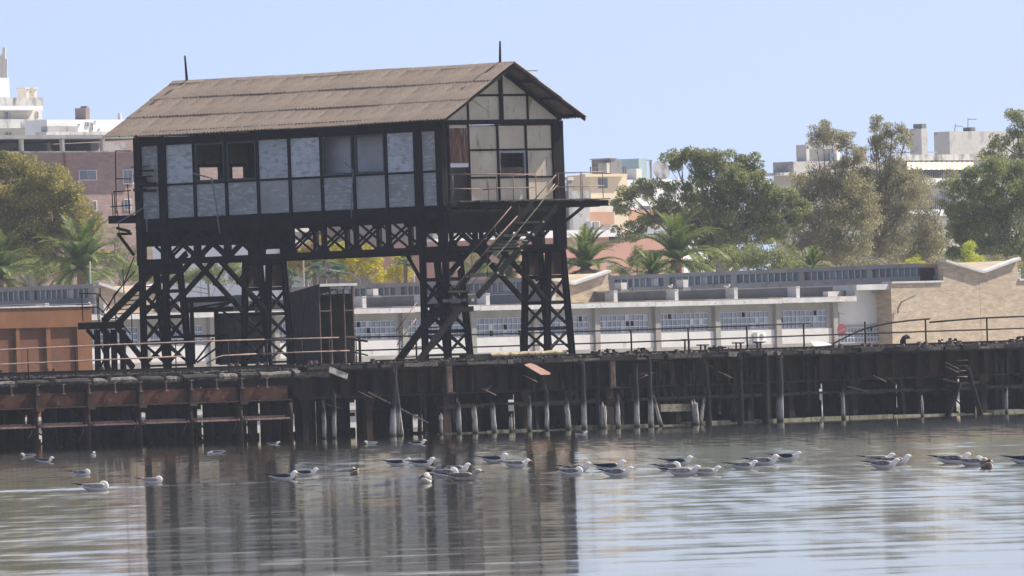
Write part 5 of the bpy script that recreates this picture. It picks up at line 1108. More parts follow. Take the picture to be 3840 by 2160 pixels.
# white house with dish
D = 1180.0; h = house('dish_house', 'white house with satellite dish and teal cabinet on the roof', D, 2352, 2760, 672, 10, 'townwhite')
slab(h, 'roof_cabinet', D, 2396, 2426, 594, 670, 2, 4, 'teal', label='teal roof cabinet'); slab(h, 'roof_box', D, 2387, 2407, 632, 671, 1, 2, 'cream'); slab(h, 'roof_box', D, 2408, 2450, 668, 672, 1, 3, 'greywall')
slab(h, 'pipe_frame', D, 2428, 2446, 599, 602, 2, 2.2, 'greyconc'); slab(h, 'pipe_frame', D, 2443, 2446, 602, 670, 2, 2.2, 'greyconc')
c = CUR.pt(2473, 642, 1); dd = Vector((0.55, -0.8, 0.25)).normalized(); mbx = MB(); mbx.tube([c - dd*0.02, c + dd*0.03, c + dd*0.16, c + dd*0.30], [0.10, 0.35, 0.72, 0.92], 20, cap=True); add('satellite_dish', mbx, M['stained'], h); add('dish_mast', MB().tube([CUR.pt(2483, 672, 1.2), c + Vector((0.15, .3, 0))], 0.06, 6), M['greyconc'], h)
for q in ((2400,2440,700,730),(2500,2540,700,730),(2600,2640,720,750),(2400,2440,770,800)): win(h, D, *q)
slab(h, 'brick_band', D, 2352, 2760, 785, 835, -0.4, -0.05, 'salmon'); slab(h, 'low_wall', D, 2352, 2420, 835, 880, -0.8, -0.05, 'cream')
# apartments on the right
D = 1110.0; h = house('balcony_apartments', 'white apartments with striped awnings and balconies behind the feathery trees', D, 2975, 4000, 602, 2.0, 'greycream')
slab(h, 'roof_slab', D, 2926, 3110, 646, 656, -1.0, 2, 'stained'); slab(h, 'parapet', D, 3360, 4060, 578, 600, -0.5, 0.2, 'stained')
c = CUR.pt(3086, 600, 2.0); zt = at(3086, 541, D).z; zb = at(3086, 648, D).z; n = 20
poly = [Vector((c.x + 1.45*math.cos(2*math.pi*k/n), c.y + 1.45*math.sin(2*math.pi*k/n), zb)) for k in range(n)]; add('round_stair_tower', MB().prism(poly, (0, 0, zt - zb)), M['cream'], h); slab(h, 'tower_wall', D, 3025, 3036, 542, 648, 1, 2, 'cream'); slab(h, 'tower_band', D, 3032, 3150, 545, 558, 0.3, 0.5, 'greywall'); slab(h, 'tower_window', D, 3113, 3137, 576, 606, 0.3, 0.45, 'bluewin')
slab(h, 'chimney', D, 3238, 3250, 558, 602, 1, 2, 'brownwall')
M['awn1'] = pm('awning_yellow', (0.50,0.40,0.25), (0.54,0.44,0.29), scale=2, rough=0.9)
for k in range(26):
    x0 = 3402 + k*9.6; p = [CUR.pt(x0,604,-.3), CUR.pt(x0+9.6,604,-.3), CUR.pt(x0+9.6,636,-1.3), CUR.pt(x0,636,-1.3)]; add('awning_stripe', MB().prism(p, (0, 0.02, 0.03)), M['awn1' if k % 2 else 'townwhite'], h)
for row, (y0, y1, a0, a1) in enumerate(((634, 668, 3425, 3700), (742, 786, 3370, 3570), (890, 930, 3370, 3570))):
    for k in range(int((a1-a0)/7)): slab(h, 'baluster', D, a0+k*7, a0+k*7+2.2, y0, y1, -1.1, -1.0, 'darkconc')
    slab(h, 'balcony_slab', D, a0-30, a1+30, y1, y1+24, -1.3, -0.05, 'townwhite'); slab(h, 'balcony_recess', D, a0, a1, y0-8, y1, -0.1, -0.02, 'greywall')
for q in ((3533,3572,718,786),(3440,3490,640,670),(2990,3020,662,682),(3000,3030,872,912),(3040,3062,880,914),(2965,2990,872,890),(3545,3580,960,1000),(3100,3150,680,720),(3600,3640,800,840),(3420,3460,830,870),(3180,3230,760,800)): win(h, D, *q, frame='bluewin')
D = 1450.0; h = house('far_white_block', 'far hazy white block with chimneys above the right hand apartments', D, 3560, 4000, 492, 2.0, 'greycream')
slab(h, 'stair_block', D, 3457, 3480, 482, 640, -2, -0.5, 'greycream', label='tall white chimney'); slab(h, 'chimney_cap', D, 3457, 3474, 464, 481, -1.9, -0.8, 'darkconc'); slab(h, 'chimney_cap', D, 3641, 3658, 477, 491, 1, 2, 'darkconc')
for pts in ([(3630,525),(3630,442)], [(3629,447),(3662,447)], [(3580,492),(3583,465)], [(3582,472),(3612,474)]): add('antenna', MB().tube([at(x,y,D-.5) for x,y in pts], 0.045, 5), M['greyconc'], h)
slab(h, 'roof_rail', D, 3350, 3515, 569, 573, -1, -0.8, 'greywall')
# ------------------------------------------------------------------ trees
M['bark'] = pm('pale_bark', (0.22,0.18,0.14), (0.36,0.31,0.26), scale=1.5, stretch=(1,1,0.3), rough=0.95); M['palmbark'] = pm('palm_bark', (0.13,0.09,0.065), (0.20,0.14,0.10), scale=4, rough=0.95)
M['leaf_olive'] = leafmat('leaf_olive', (0.159,0.172,0.062), (0.345,0.310,0.083), 0.48, (0.552,0.414,0.076), 0.84)
M['leaf_euc'] = leafmat('leaf_eucalypt', (0.131,0.166,0.076), (0.297,0.310,0.117), 0.46, (0.414,0.373,0.124), 0.90)
M['leaf_brown'] = leafmat('leaf_brown', (0.20,0.195,0.115), (0.36,0.33,0.18), 0.50, (0.42,0.36,0.18), 0.88)
M['leaf_green'] = leafmat('leaf_green', (0.131,0.166,0.069), (0.283,0.304,0.103), 0.46, (0.386,0.359,0.110), 0.90)
M['leaf_yellow'] = leafmat('leaf_yellow', (0.465,0.341,0.023), (0.600,0.589,0.031), 0.45, (0.217,0.202,0.046), 0.80)
M['leaf_rusty'] = leafmat('leaf_rusty', (0.356,0.214,0.057), (0.600,0.465,0.057), 0.45, (0.209,0.194,0.065), 0.75)
M['leaf_lime'] = leafmat('leaf_lime', (0.356,0.408,0.048), (0.566,0.581,0.082), 0.45)
M['palm'] = leafmat('leaf_palm', (0.078,0.127,0.034), (0.178,0.217,0.054), 0.35, (0.310,0.248,0.062), 0.93); M['fan'] = leafmat('leaf_fan', (0.085,0.147,0.093), (0.171,0.240,0.139), 0.35)
def leaves(cl, D, n_per, size, seed, droop=0.55, shell=0.55, depth=None):
    sub_n = 9.0 if shell > 0.35 else 18.0
    g = np.random.default_rng(seed); out = []
    for (cx, cy, rx, ry) in cl:
        c = at(cx, cy, D); k = D / F; RX, RZ = rx*k, ry*k; RY = (depth or 0.9) * min(RX*1.2, 0.5*(RX+RZ)+0.4)
        cd = g.normal(0, 0.35) * RY
        # sub-clumps inside each mass give light and dark tufts with gaps between
        m = max(8, int(round(RX*RZ*sub_n))); sub = g.normal(size=(m,3)); sub /= np.linalg.norm(sub, axis=1)[:,None]
        sub *= (g.random(m)**0.5)[:,None]*1.0
        cen = np.array([c.x, c.y+cd, c.z]) + sub*np.array([RX, RY, RZ]); r = (0.25 if sub_n < 12 else 0.22)*np.sqrt(RX*RZ)*g.uniform(0.6,1.3,m) + 0.22
        n = max(60, int(n_per*rx*ry/(50.0 if shell > 0.35 else 38.0))); w = r**2; idx = g.choice(m, n, p=w/w.sum())
        d = g.normal(size=(n,3)); d /= np.linalg.norm(d, axis=1)[:,None]; d *= (shell + (1-shell)*g.random(n)**0.6)[:,None]
        p = cen[idx] + d*r[idx][:,None]*np.array([1.15,1.15,0.8])
        ax_ = g.normal(size=(n,3)); ax_[:,2] -= droop*1.6; ax_ /= np.linalg.norm(ax_, axis=1)[:,None]
        s2 = np.cross(ax_, g.normal(size=(n,3))); s2 /= np.linalg.norm(s2, axis=1)[:,None]
        L_ = (0.70*size*g.uniform(0.6,1.4,n))[:,None]; Wd = L_*g.uniform(0.22,0.42,(n,1))
        q = np.stack([p - ax_*L_/2, p + s2*Wd/2, p + ax_*L_/2, p - s2*Wd/2], axis=1); out.append(q)
    return np.concatenate(out)
def tree(name, label, D, cl, base, mat, seed, n_per=26, size=0.34, droop=0.55, trunk=0.28, bark='bark', group='trees behind the hall', limbs=True, cat='tree', shell=0.4, top=None):
    b_ = at(base[0], base[1], D); root = thing(name, label, cat, (b_.x, D, GZ0), group); off = np.array([b_.x, D, GZ0])
    g = random.Random(seed); P = leaves(cl, D, n_per, size, seed, droop, shell) - off
    me = quads_mesh(P); me.materials.append(M[mat]); o = bpy.data.objects.new('crown', me); COL.objects.link(o); o.parent = root
    mbx = MB(); fk = at(top[0], top[1], D) if top else at(base[0], (min(c[1] for c in cl) + max(c[1] for c in cl))/2 + 30, D)
    mbx.tube([Vector((b_.x, D, GZ0)), Vector((b_.x, D, GZ0)).lerp(fk, 0.5) + Vector((g.uniform(-.3,.3), 0, 0)), fk], [trunk*1.2, trunk, trunk*0.7], 8)
    if limbs:
        for (cx, cy, rx, ry) in cl:
            c = at(cx, cy, D) + Vector((0, g.uniform(-.6,.6), 0)); s_ = Vector((b_.x, D, GZ0)).lerp(fk, g.uniform(0.55, 1.0)); md = s_.lerp(c, 0.5) + Vector((g.uniform(-.3,.3), g.uniform(-.3,.3), -0.25))
            mbx.tube([s_, md, c], [trunk*0.36, trunk*0.22, trunk*0.08], 6)
            for k in range(3):
                e = c + Vector((g.uniform(-.9,.9)*rx, 0, g.uniform(-.3,.9)*ry)) * (D/F) + Vector((0, g.uniform(-.5,.5), 0)); mbx.tube([md.lerp(c, g.uniform(.3,1)), e], [trunk*0.10, trunk*0.03], 5)
    add('trunk', mbx, M[bark], root, smooth=True); return root
tree('eucalyptus_tree', 'big olive eucalyptus with yellowish top before the pink brick block', 1000, [(-60,640,90,70),(40,625,100,60),(150,680,100,70),(235,720,90,70),(20,730,120,80),(150,790,120,80),(280,810,80,70),(330,875,60,55),(60,850,120,80),(200,900,110,70),(330,940,60,45),(90,950,120,60),(-60,820,120,120),(240,975,90,40),(20,580,55,28),(100,730,110,70),(130,1000,120,40),(-20,980,120,50),(310,1000,70,35),(250,860,90,60),(20,900,110,70)], (120,1060), 'leaf_olive', 11, 34, 0.34, trunk=0.45)
tree('eucalyptus_tree', 'thin greyish tree between the big eucalyptus and the gantry leg', 1006, [(430,880,45,40),(460,940,55,55),(400,985,60,40),(480,1010,50,35),(520,960,50,50)], (450,1060), 'leaf_brown', 12, 22, 0.28, trunk=0.2)
tree('eucalyptus_tree', 'tall green eucalyptus with open crown beside the pale yellow house', 985, [(2588,592,80,40),(2660,598,90,45),(2533,612,55,40),(2720,625,80,45),(2795,612,60,38),(2836,650,45,42),(2745,672,95,50),(2888,712,65,45),(2640,660,70,45),(2422,712,66,42),(2362,728,55,36),(2335,775,46,38),(2498,698,42,28),(2512,770,70,45),(2424,830,46,42),(2352,868,66,36),(2500,815,60,40),(2615,730,80,50),(2600,795,90,50),(2700,740,70,55),(2810,745,95,60),(2950,745,50,45),(2985,785,50,42),(2745,830,100,60),(2840,815,90,60),(2960,825,50,40),(2860,885,110,55),(2700,905,110,55),(2640,860,70,60),(2560,860,60,50),(2780,690,90,55),(2880,770,80,55),(2700,790,90,60),(2920,860,80,50)], (2705,1030), 'leaf_euc', 13, 33, 0.33, trunk=0.42, top=(2700,800))
tree('leafy_shrub', 'dense green thicket at the foot of the tall eucalyptus', 960, [(2770,965,110,50),(2880,955,120,55),(2990,965,80,50),(2690,985,70,40),(2620,990,60,35),(2940,1000,120,30)], (2850,1045), 'leaf_green', 14, 30, 0.28, trunk=0.15, cat='shrub')
tree('eucalyptus_tree', 'feathery brownish eucalyptus with two pale tufted tops', 1012, [(3085,495,52,38),(3060,520,50,30),(3120,515,40,35),(3180,540,45,55),(3215,575,40,40),(3010,735,70,70),(3095,690,80,70),(3190,700,90,70),(3040,830,80,80),(3130,800,110,90),(3220,830,90,80),(3100,920,110,70),(3010,930,60,50),(3160,620,70,45),(3060,660,60,50),(2980,830,55,70),(3180,930,100,60),(3090,980,110,40),(3240,760,70,80),(3150,720,90,60),(3000,680,50,40)], (3140,1040), 'leaf_brown', 15, 26, 0.26, droop=0.9, trunk=0.30, shell=0.3, top=(3130,840))
tree('eucalyptus_tree', 'slender eucalyptus with the highest pale feathery top', 1018, [(3280,455,26,32),(3290,510,45,40),(3345,495,60,40),(3395,525,40,35),(3320,560,70,45),(3280,640,70,55),(3330,720,90,80),(3260,760,70,70),(3390,680,60,60),(3290,880,100,90),(3380,830,80,80),(3240,960,100,55),(3370,940,100,60),(3340,640,70,50),(3220,680,60,60),(3420,760,60,60),(3440,680,50,50),(3470,950,80,60)], (3310,1040), 'leaf_brown', 16, 26, 0.26, droop=0.9, trunk=0.30, shell=0.3, top=(3300,800))
tree('eucalyptus_tree', 'sparse brown eucalyptus in front of the awning balconies', 1008, [(3450,720,60,70),(3470,850,70,80),(3430,930,80,70),(3520,900,70,80),(3500,985,90,40),(3380,985,90,40),(3560,690,40,50)], (3450,1040), 'leaf_brown', 17, 22, 0.26, droop=0.9, trunk=0.24, shell=0.3)
tree('eucalyptus_tree', 'full green tree filling the view below the far white block', 1004, [(3640,690,90,55),(3720,650,90,55),(3800,640,80,50),(3690,770,120,70),(3800,750,100,80),(3640,850,90,70),(3760,860,120,80),(3700,950,140,60),(3830,940,90,80),(3590,950,60,55),(3880,700,80,90),(3580,780,60,60),(3600,870,60,60),(3720,720,100,60)], (3720,1040), 'leaf_green', 18, 34, 0.32, trunk=0.35)
tree('eucalyptus_tree', 'dark upright tree rising at the right edge against the sky', 1030, [(3815,440,45,45),(3850,480,55,60),(3800,520,45,40),(3745,535,45,32),(3710,570,45,28),(3850,570,60,50),(3770,590,60,30)], (3830,1040), 'leaf_euc', 19, 27, 0.30, trunk=0.3)
tree('autumn_tree', 'yellow autumn tree glowing under the truss', 940, [(1290,945,75,45),(1360,960,60,45),(1230,960,55,40),(1380,1005,50,35),(1310,1010,70,35),(1420,1030,45,25)], (1320,1070), 'leaf_yellow', 20, 30, 0.28, droop=0.2, trunk=0.2)
tree('autumn_tree', 'russet yellow tree beside the back lattice leg', 946, [(1115,965,45,50),(1165,960,50,45),(1150,1010,60,35),(1090,1000,30,40),(1190,925,45,35)], (1150,1070), 'leaf_rusty', 21, 30, 0.28, droop=0.2, trunk=0.2)
tree('autumn_tree', 'small golden tree next to the near lattice leg', 936, [(1490,1000,42,32),(1510,1030,50,24),(1452,1040,48,20),(1500,975,30,22)], (1490,1070), 'leaf_yellow', 22, 34, 0.26, droop=0.2, trunk=0.15)
tree('leafy_shrub', 'bright green shrubs below the knee brace', 930, [(690,1035,50,28),(750,1022,55,34),(820,1020,55,40),(870,1012,45,42),(650,1045,35,22),(900,1040,40,25),(600,1050,40,22)], (780,1075), 'leaf_green', 23, 38, 0.26, droop=0.1, trunk=0.1, cat='shrub')
tree('young_tree', 'lime green sapling behind the V shaped parapet', 930, [(3642,925,20,34),(3628,962,24,26),(3655,975,22,20),(3680,975,12,14),(3640,985,40,14)], (3642,1010), 'leaf_lime', 24, 60, 0.20, droop=0.1, trunk=0.06)
tree('young_tree', 'tiny yellow sapling above the clerestory end', 925, [(3412,985,14,14),(3432,975,14,18),(3450,990,14,10)], (3430,1008), 'leaf_lime', 25, 60, 0.18, droop=0.1, trunk=0.05)
tree('leafy_shrub', 'olive shrubs between the palms and the pink wall', 955, [(2385,985,50,40),(2330,1010,50,25),(2450,1000,50,30),(2400,945,30,28)], (2390,1045), 'leaf_green', 26, 34, 0.26, trunk=0.1, cat='shrub')
tree('leafy_shrub', 'ragged dark shrubs along the clerestory below the brown trees', 935, [(3080,1000,70,26),(3190,995,70,28),(3300,990,70,24),(3400,1000,60,20),(3500,985,60,24),(3590,1000,60,20),(3720,985,120,26),(3840,985,60,30)], (3300,1025), 'leaf_brown', 27, 34, 0.26, trunk=0.1, cat='shrub')
tree('leafy_shrub', 'green shrubs behind the orange shed and the leaning palms', 960, [(40,1010,80,40),(150,1000,60,40),(420,1030,70,30),(520,1040,60,24),(480,1010,50,30)], (200,1060), 'leaf_green', 28, 34, 0.26, trunk=0.1, cat='shrub')
tree('leafy_shrub', 'green foliage glimpsed between the near leg and the stair', 950, [(1740,975,50,45),(1790,1010,60,35),(1870,1020,50,30),(1960,1010,60,35),(2040,1000,50,30),(1700,930,30,30)], (1850,1055), 'leaf_green', 29, 32, 0.26, trunk=0.1, cat='shrub')
# palms: each frond its own leaf
def frond_mesh(length, rise, droop, seed):
    g = random.Random(seed); n = 16; pts = []; p = Vector((0,0,0)); an = rise
    for i in range(n+1):
        pts.append(p.copy()); p = p + Vector((math.cos(an), 0, math.sin(an))) * (length/n); an -= droop/n * (0.4 + 1.3*i/n)
    mbx = MB(); mbx.tube(pts[::2], [0.045*(1 - 0.85*i/(n//2)) for i in range(n//2+1)], 5)
    q = []
    for i in range(1, n*3):
        k = i/3.0; j = min(n-1, int(k)); p0 = pts[j].lerp(pts[j+1], k - j); t = (pts[j+1]-pts[j]).normalized(); up = Vector((-t.z, 0, t.x)); f = i/(n*3.0)
        ll = length*0.17*math.sin(math.pi*min(1, 0.15 + 0.9*f))**0.7 * g.uniform(.85,1.1)
        for s_ in (-1, 1):
            d = (Vector((0, s_, 0))*0.80 + t*0.62 + up*g.uniform(0.10,0.35)).normalized(); e = p0 + d*ll + Vector((0,0,-0.10*ll)); w = t*0.050
            n0 = len(mbx.v); mbx.v += [p0 - w, p0 + w, e + w*0.25, e - w*0.25]; mbx.f.append((n0, n0+1, n0+2, n0+3)); mbx.m.append(0)
    me = mbx.mesh(fix=False); me.materials.append(M['palm']); return me
def palm(label, px, py, lpx, D, seed, n=50, trunk_r=0.36, group='date palms behind the hall'):
    g = random.Random(seed); c = at(px, py, D); root = thing('date_palm', label, 'palm', (c.x, D, GZ0), group); Lm = 1.22*lpx*D/F
    add('trunk', MB().tube([(c.x, D, GZ0), (c.x, D, c.z-0.6), (c.x, D, c.z-0.1), (c.x, D, c.z+0.25)], [trunk_r, trunk_r*0.95, trunk_r*1.35, trunk_r*0.5], 12), M['palmbark'], root)
    kinds = [frond_mesh(Lm, math.radians(80), 1.0, seed), frond_mesh(Lm*1.05, math.radians(56), 1.5, seed+1), frond_mesh(Lm*1.0, math.radians(30), 1.6, seed+2), frond_mesh(Lm*0.85, math.radians(-2), 1.3, seed+3)]
    for i in range(n):
        k = (0 if i < n*0.18 else 1 if i < n*0.5 else 2 if i < n*0.82 else 3)
        inst('frond', kinds[k], root, c + Vector((0,0,0.1*(2-k))), (g.uniform(-.12,.12), g.uniform(-.10,.10), i*2.399 + g.uniform(-.25,.25)), (g.uniform(.85,1.1),)*3)
    return root
palm('large date palm in front of the big eucalyptus', 305, 1005, 185, 950, 31); palm('date palm cut by the left edge above the orange shed', -5, 1040, 165, 948, 32)
palm('date palm with stiff upright fronds beside the lattice leg', 2195, 1008, 150, 940, 33); palm('large date palm with a stout trunk under the tall eucalyptus', 2537, 975, 185, 945, 34); palm('small bright date palm tucked under the larger one', 2445, 1036, 95, 925, 35, 26, 0.2); palm('tiny upright date palm peeping above the long clerestory', 3045, 1012, 80, 925, 36, 20, 0.15); palm('date palm seen through the stair stringers', 1905, 1015, 130, 945, 37)
def fan_mesh(r, seed):
    g = random.Random(seed); mbx = MB(); mbx.tube([(0,0,0),(r*1.0,0,0.05)], 0.02, 4)
    for k in range(15):
        an = math.radians(-100 + 200*k/14); ln = r*g.uniform(.75,1.0)*(1-0.25*abs(k-7)/7); b_ = Vector((r*0.95,0,0.05)); e = b_ + Vector((math.cos(an)*ln, math.sin(an)*ln, -0.10*ln)); m_ = b_.lerp(e, 0.55) + Vector((0,0,0.06*ln)); w = Vector((-math.sin(an), math.cos(an), 0))*r*0.085
        n0 = len(mbx.v); mbx.v += [b_, m_ - w, e, m_ + w]; mbx.f.append((n0, n0+1, n0+2, n0+3)); mbx.m.append(0)
    me = mbx.mesh(fix=False); me.materials.append(M['fan']); return me
def fanpalm(label, px, py, rpx, D, seed):
    g = random.Random(seed); c = at(px, py, D); root = thing('fan_palm', label, 'palm', (c.x, D, GZ0), 'fan palms behind the hall'); r = rpx*D/F*0.55
    add('trunk', MB().tube([(c.x, D, GZ0), (c.x, D, c.z)], 0.16, 8), M['palmbark'], root); kinds = [fan_mesh(r, seed), fan_mesh(r, seed+1)]
    for i in range(22): inst('leaf', kinds[i % 2], root, c, (g.uniform(-.4,.4), -math.radians(g.uniform(-25, 80)), i*2.4))
fanpalm('taller blue green fan palm before the yellow tree', 1215, 985, 60, 925, 41); fanpalm('low fan palm just above the tall hut', 1180, 1030, 55, 922, 42); fanpalm('fan palm under the yellow tree', 1265, 1035, 55, 922, 43); fanpalm('small fan palm beside the small golden tree', 1520, 985, 45, 930, 44); fanpalm('fan palm next to the back lattice leg', 1085, 1050, 50, 922, 45)
# ------------------------------------------------------------------ gulls
M['gullwhite'] = pm('white_plumage', (0.86,0.86,0.85), (0.80,0.80,0.79), scale=14, rough=0.9); M['gullgrey'] = pm('slate_plumage', (0.050,0.052,0.058), (0.085,0.085,0.092), scale=18, rough=0.9)
M['gullbrown'] = pm('brown_plumage', (0.20,0.155,0.115), (0.36,0.30,0.24), scale=22, rough=0.9); M['gullbrownbody'] = pm('mottled_plumage', (0.44,0.36,0.29), (0.60,0.52,0.44), scale=20, rough=0.9)
M['gullpale'] = pm('pale_grey_plumage', (0.15,0.135,0.12), (0.40,0.36,0.32), scale=16, rough=0.9); M['gullblack'] = pm('black_plumage', (0.02,0.02,0.022), rough=0.9); M['bill'] = pm('yellow_bill', (0.62,0.42,0.06), rough=0.5)
def feathers(m):                                          # thin plumage lets some light through
    t = m.node_tree; b = t.nodes['Principled BSDF']; tl = N(t, 'ShaderNodeBsdfTranslucent'); tl.inputs[0].default_value = (0.9, 0.88, 0.84, 1); ms = N(t, 'ShaderNodeMixShader'); ms.inputs[0].default_value = 0.35
    t.links.new(b.outputs[0], ms.inputs[1]); t.links.new(tl.outputs[0], ms.inputs[2]); t.links.new(ms.outputs[0], t.nodes['Material Output'].inputs[0])
feathers(M['gullwhite'])
def loft(path, n=12):
    mbx = MB(); pts = [Vector((p[0], p[4] if len(p) > 4 else 0, p[1])) for p in path]
    for i, p in enumerate(pts):
        t = (pts[min(i+1,len(pts)-1)] - pts[max(i-1,0)]).normalized(); sd = Vector((0,1,0)); u = t.cross(sd) * -1
        for k in range(n):
            an = 2*math.pi*k/n; mbx.v.append(p + sd*(math.cos(an)*path[i][2]) + u*(math.sin(an)*path[i][3]))
    for i in range(len(pts)-1):
        for k in range(n):
            a_ = i*n + k; b_ = i*n + (k+1) % n; mbx.f.append((a_, b_, b_+n, a_+n)); mbx.m.append(0)
    mbx.f.append(tuple(range(n))); mbx.m.append(0); e = (len(pts)-1)*n; mbx.f.append(tuple(e+k for k in range(n))); mbx.m.append(0); return mbx
TAIL = [(-.31,.105,.025,.006),(-.26,.10,.045,.014),(-.20,.085,.060,.040),(-.12,.062,.090,.066),(-.02,.050,.108,.082),(.08,.052,.106,.084),(.15,.072,.086,.076)]
HEADS = {'up': [(.182,.095,.068,.060),(.204,.126,.058,.052),(.216,.152,.054,.050),(.232,.172,.056,.050),(.260,.174,.052,.044),(.290,.168,.031,.028),(.303,.164,.013,.013)],
         'low': [(.19,.105,.060,.056),(.212,.135,.046,.046),(.235,.158,.048,.044),(.265,.162,.044,.040),(.292,.156,.027,.025),(.304,.152,.012,.012)],
         'tuck': [(.17,.108,.066,.060),(.165,.145,.052,.046),(.135,.168,.048,.042,.01),(.100,.168,.042,.036,.02),(.075,.158,.024,.022,.03)],
         'dip': [(.20,.080,.060,.054),(.245,.075,.046,.044),(.285,.062,.044,.042),(.315,.040,.036,.034),(.335,.022,.014,.014)]}
BILL = {'up': ((.296,0,.167),(.352,0,.152)), 'low': ((.298,0,.153),(.355,0,.138)), 'tuck': ((.082,.02,.157),(.035,.05,.140)), 'dip': ((.330,0,.028),(.352,0,-.02))}
gm = {}
def gull_parts(head, plum):
    key = (head, plum)
    if key in gm: return gm[key]
    body = loft(TAIL + HEADS[head]).mesh(smooth=True); body.materials.append(M['gullbrownbody' if plum == 'brown' else 'gullwhite'])
    mw = {'dark': 'gullgrey', 'brown': 'gullbrown', 'pale': 'gullpale', 'tan': 'gullbrownbody'}[plum]; wings = []
    for s_ in (-1, 1):                                    # folded wing, a thin shell lying on the flank
        path = [(.135,.105,.012,.022,s_*.080),(.09,.112,.018,.046,s_*.092),(.0,.108,.020,.052,s_*.094),(-.10,.112,.020,.046,s_*.078),(-.20,.126,.016,.030,s_*.048),(-.27,.140,.012,.018,s_*.022)]
        w = loft(path, 9).mesh(smooth=True); w.materials.append(M[mw])
        tip = loft([(-.262,.139,.012,.017,s_*.026),(-.33,.154,.009,.012,s_*.004),(-.43,.168,.004,.004,-s_*.012)], 7).mesh(smooth=True); tip.materials.append(M['gullblack']); wings.append((w, tip))
    back = loft([(.115,.128,.045,.010),(.05,.136,.078,.016),(-.06,.136,.074,.016),(-.16,.134,.045,.012),(-.22,.132,.018,.006)], 10).mesh(smooth=True); back.materials.append(M[mw])
    p, q = BILL[head]; bl = MB().tube([p, Vector(p).lerp(Vector(q), .7), q], [.011, .010, .003], 7).mesh(smooth=True); bl.materials.append(M['bill' if plum != 'brown' else 'gullblack'])
    gm[key] = (body, wings, back, bl); return gm[key]
def gull(px, py, label, head='low', plum='dark', face=0, scale=1.0, pos=None, roofz=0.0, group='gulls on the water', lift=0.0):
    p = pos if pos is not None else on_water(px, py); t = thing('gull', label, 'gull', (p.x, p.y, p.z), group)
    t.rotation_euler = (0, 0, math.radians(face)); t.scale = (scale*1.04, scale, scale*0.92)
    body, wings, back, bl = gull_parts(head, plum)
    def ch(name, me, par):
        o = bpy.data.objects.new(name, me); COL.objects.link(o); o.parent = par; o.location = (0, 0, lift); return o
    ch('body', body, t); ch('back_feathers', back, t); ch('bill', bl, t)
    for w, tip in wings: ch('wing', w, t); ch('wing_tip', tip, t)
    return t
k_ = 1.4907
gr_ = random.Random(5)
def G_(x, y, label, head, plum, face, scale=1.0): return gull(x*k_, y*k_, label, head, plum, face + gr_.uniform(-14, 14), scale*gr_.uniform(0.84, 0.98))
G_(72, 1151, 'pale brown backed gull facing left, nearest the left edge', 'up', 'pale', 180, .95); G_(112, 1164, 'dark backed gull facing right just behind the left edge gull', 'up', 'dark', 5)
G_(234, 1148, 'tiny gull seen end on below the orange shed', 'up', 'dark', 75, .9); G_(207, 1197, 'preening grey winged gull right of the dark backed one', 'tuck', 'pale', -5, 1.0)
G_(243, 1235, 'nearest gull on the left, fawn back and black tail', 'tuck', 'tan', -8, 1.12); G_(385, 1217, 'tan backed gull resting on the wake below the stair platform', 'tuck', 'tan', -25, 1.05)
G_(546, 1143, 'white gull facing left with its head dipped to the water', 'dip', 'pale', 175, 1.1); G_(688, 1120, 'small dark backed gull swimming right near the pier foot', 'low', 'dark', 4, .9)
G_(934, 1119, 'small fawn gull facing left near the pier foot', 'up', 'tan', 178, .95); G_(1050, 1120, 'small dark backed gull near the pier, right of the fawn one', 'up', 'dark', 3, 1.05)
G_(713, 1208, 'slate backed gull gliding right on the wake line', 'up', 'dark', 5, 1.12); G_(770, 1197, 'smaller slate backed gull just behind the one on the wake line', 'up', 'dark', -15, 1.0)
G_(892, 1194, 'brown gull seen from behind with tail cocked', 'tuck', 'brown', 95, 1.05); G_(1001, 1172, 'dark backed gull with low head, left of a close pair', 'low', 'dark', 3, 1.08)
G_(1062, 1172, 'dark backed gull with raised head, right of a close pair', 'up', 'dark', 4, 1.15); G_(1070, 1217, 'upright white headed gull seen from behind, nearest in its cluster', 'up', 'pale', 70, 1.1)
G_(1123, 1200, 'pale gull preening beside the brown one', 'tuck', 'pale', 0, 1.08); G_(1152, 1188, 'white headed gull half hidden behind the brown gull', 'up', 'pale', -30, 1.05); G_(1166, 1210, 'brown young gull facing right in front of a white one', 'up', 'brown', 0, 1.15)
G_(1243, 1163, 'slate backed gull with sleek low back, leading a pale one', 'up', 'dark', 3, 1.12); G_(1300, 1175, 'pale gull with dark cheek just right of the slate backed one', 'low', 'pale', 0, 1.1)
G_(1449, 1187, 'gull with raised white head behind a sleeping one', 'up', 'pale', 5, 1.15); G_(1440, 1196, 'sleeping gull in front of the one with raised head', 'tuck', 'pale', -3, 1.08)
G_(1534, 1184, 'dark saddled gull with white nape, behind a paler one', 'up', 'dark', 4, 1.15); G_(1554, 1199, 'grey winged gull in front of the dark saddled one', 'low', 'pale', -5, 1.08)
G_(1707, 1170, 'rearmost gull of the tight four, dark back and lifted tail', 'up', 'dark', 3, 1.1); G_(1685, 1184, 'left hand gull of the tight four, mostly hidden', 'tuck', 'pale', 2, 1.05); G_(1720, 1197, 'front gull of the tight four with brown wings', 'low', 'tan', -4, 1.12); G_(1776, 1195, 'pale drab gull at the right of the tight four', 'low', 'tan', 0, 1.05)
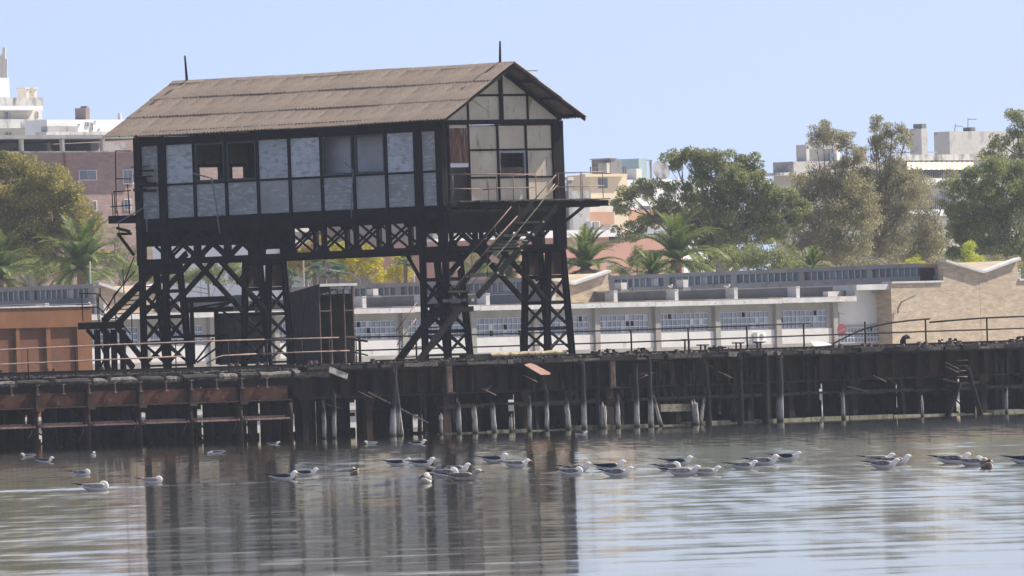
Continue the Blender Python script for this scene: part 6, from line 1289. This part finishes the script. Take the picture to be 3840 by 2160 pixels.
G_(1870, 1180, 'first of three gulls in a line swimming right', 'low', 'pale', 2, 1.1); G_(1920, 1170, 'middle of three gulls in a line swimming right', 'up', 'pale', 4, 1.1); G_(1980, 1158, 'last and darkest of three gulls in a line swimming right', 'low', 'dark', 2, 1.05)
G_(2212, 1164, 'back gull of the huddled three under the brick block', 'low', 'tan', 3, 1.1); G_(2224, 1178, 'front gull of the huddled three under the brick block', 'low', 'pale', -4, 1.15); G_(2253, 1169, 'right hand white headed gull of the huddled three', 'up', 'pale', 0, 1.0)
G_(2398, 1166, 'white breasted gull swimming right near the right edge', 'low', 'pale', 3, 1.15); G_(2447, 1172, 'white gull with black tail half hidden by a brown one', 'tuck', 'pale', 8, 1.0); G_(2482, 1178, 'brown gull seen from behind near the right edge', 'tuck', 'brown', 100, 1.15); G_(2580, 1166, 'gull cut off by the right edge with only dark wings showing', 'low', 'dark', 4, 1.1)
G_(1462, 1094, 'lone small gull close under the pile row', 'low', 'dark', 0, .85)
for px, py, D, lab, fc in ((2514, 1082, HF.pt(2514,1082,1.0).y, 'gull perched on the hall roof beside the pale ventilator', 60), (2726, 1082, HF.pt(2726,1082,1.0).y, 'gull perched on the hall roof, farther right of the pair', 40), (350, 1149, HF.pt(350,1149,OA+1).y, 'gull perched on the corner of the orange shed roof', 170)):
    p = at(px, py, D); t = gull(0, 0, lab, 'up', 'pale', fc, 1.0, p, group='gulls perched on roofs', lift=0.10)
    for s_ in (-.03, .03): add('leg', MB().tube([p + Vector((s_, 0, -.02)), p + Vector((s_, 0, .10))], 0.012, 5).mesh(p), M['bill'], t)
# ------------------------------------------------------------------ the harbour air
HAZE = 0.000072
m = bpy.data.materials.new('harbour_haze'); m.use_nodes = True; t = m.node_tree; t.nodes.remove(t.nodes['Principled BSDF'])
pv = N(t, 'ShaderNodeVolumePrincipled'); pv.inputs['Color'].default_value = (0.80, 0.88, 1.0, 1); pv.inputs['Density'].default_value = HAZE; pv.inputs['Anisotropy'].default_value = 0.0
t.links.new(pv.outputs[0], t.nodes['Material Output'].inputs['Volume'])
add('haze', MB().box((-1500, -100, -2.0), (1500, 4100, 36.0)), m, None, kind='stuff', label='thin pale haze in the air over harbour and town', cat='haze')
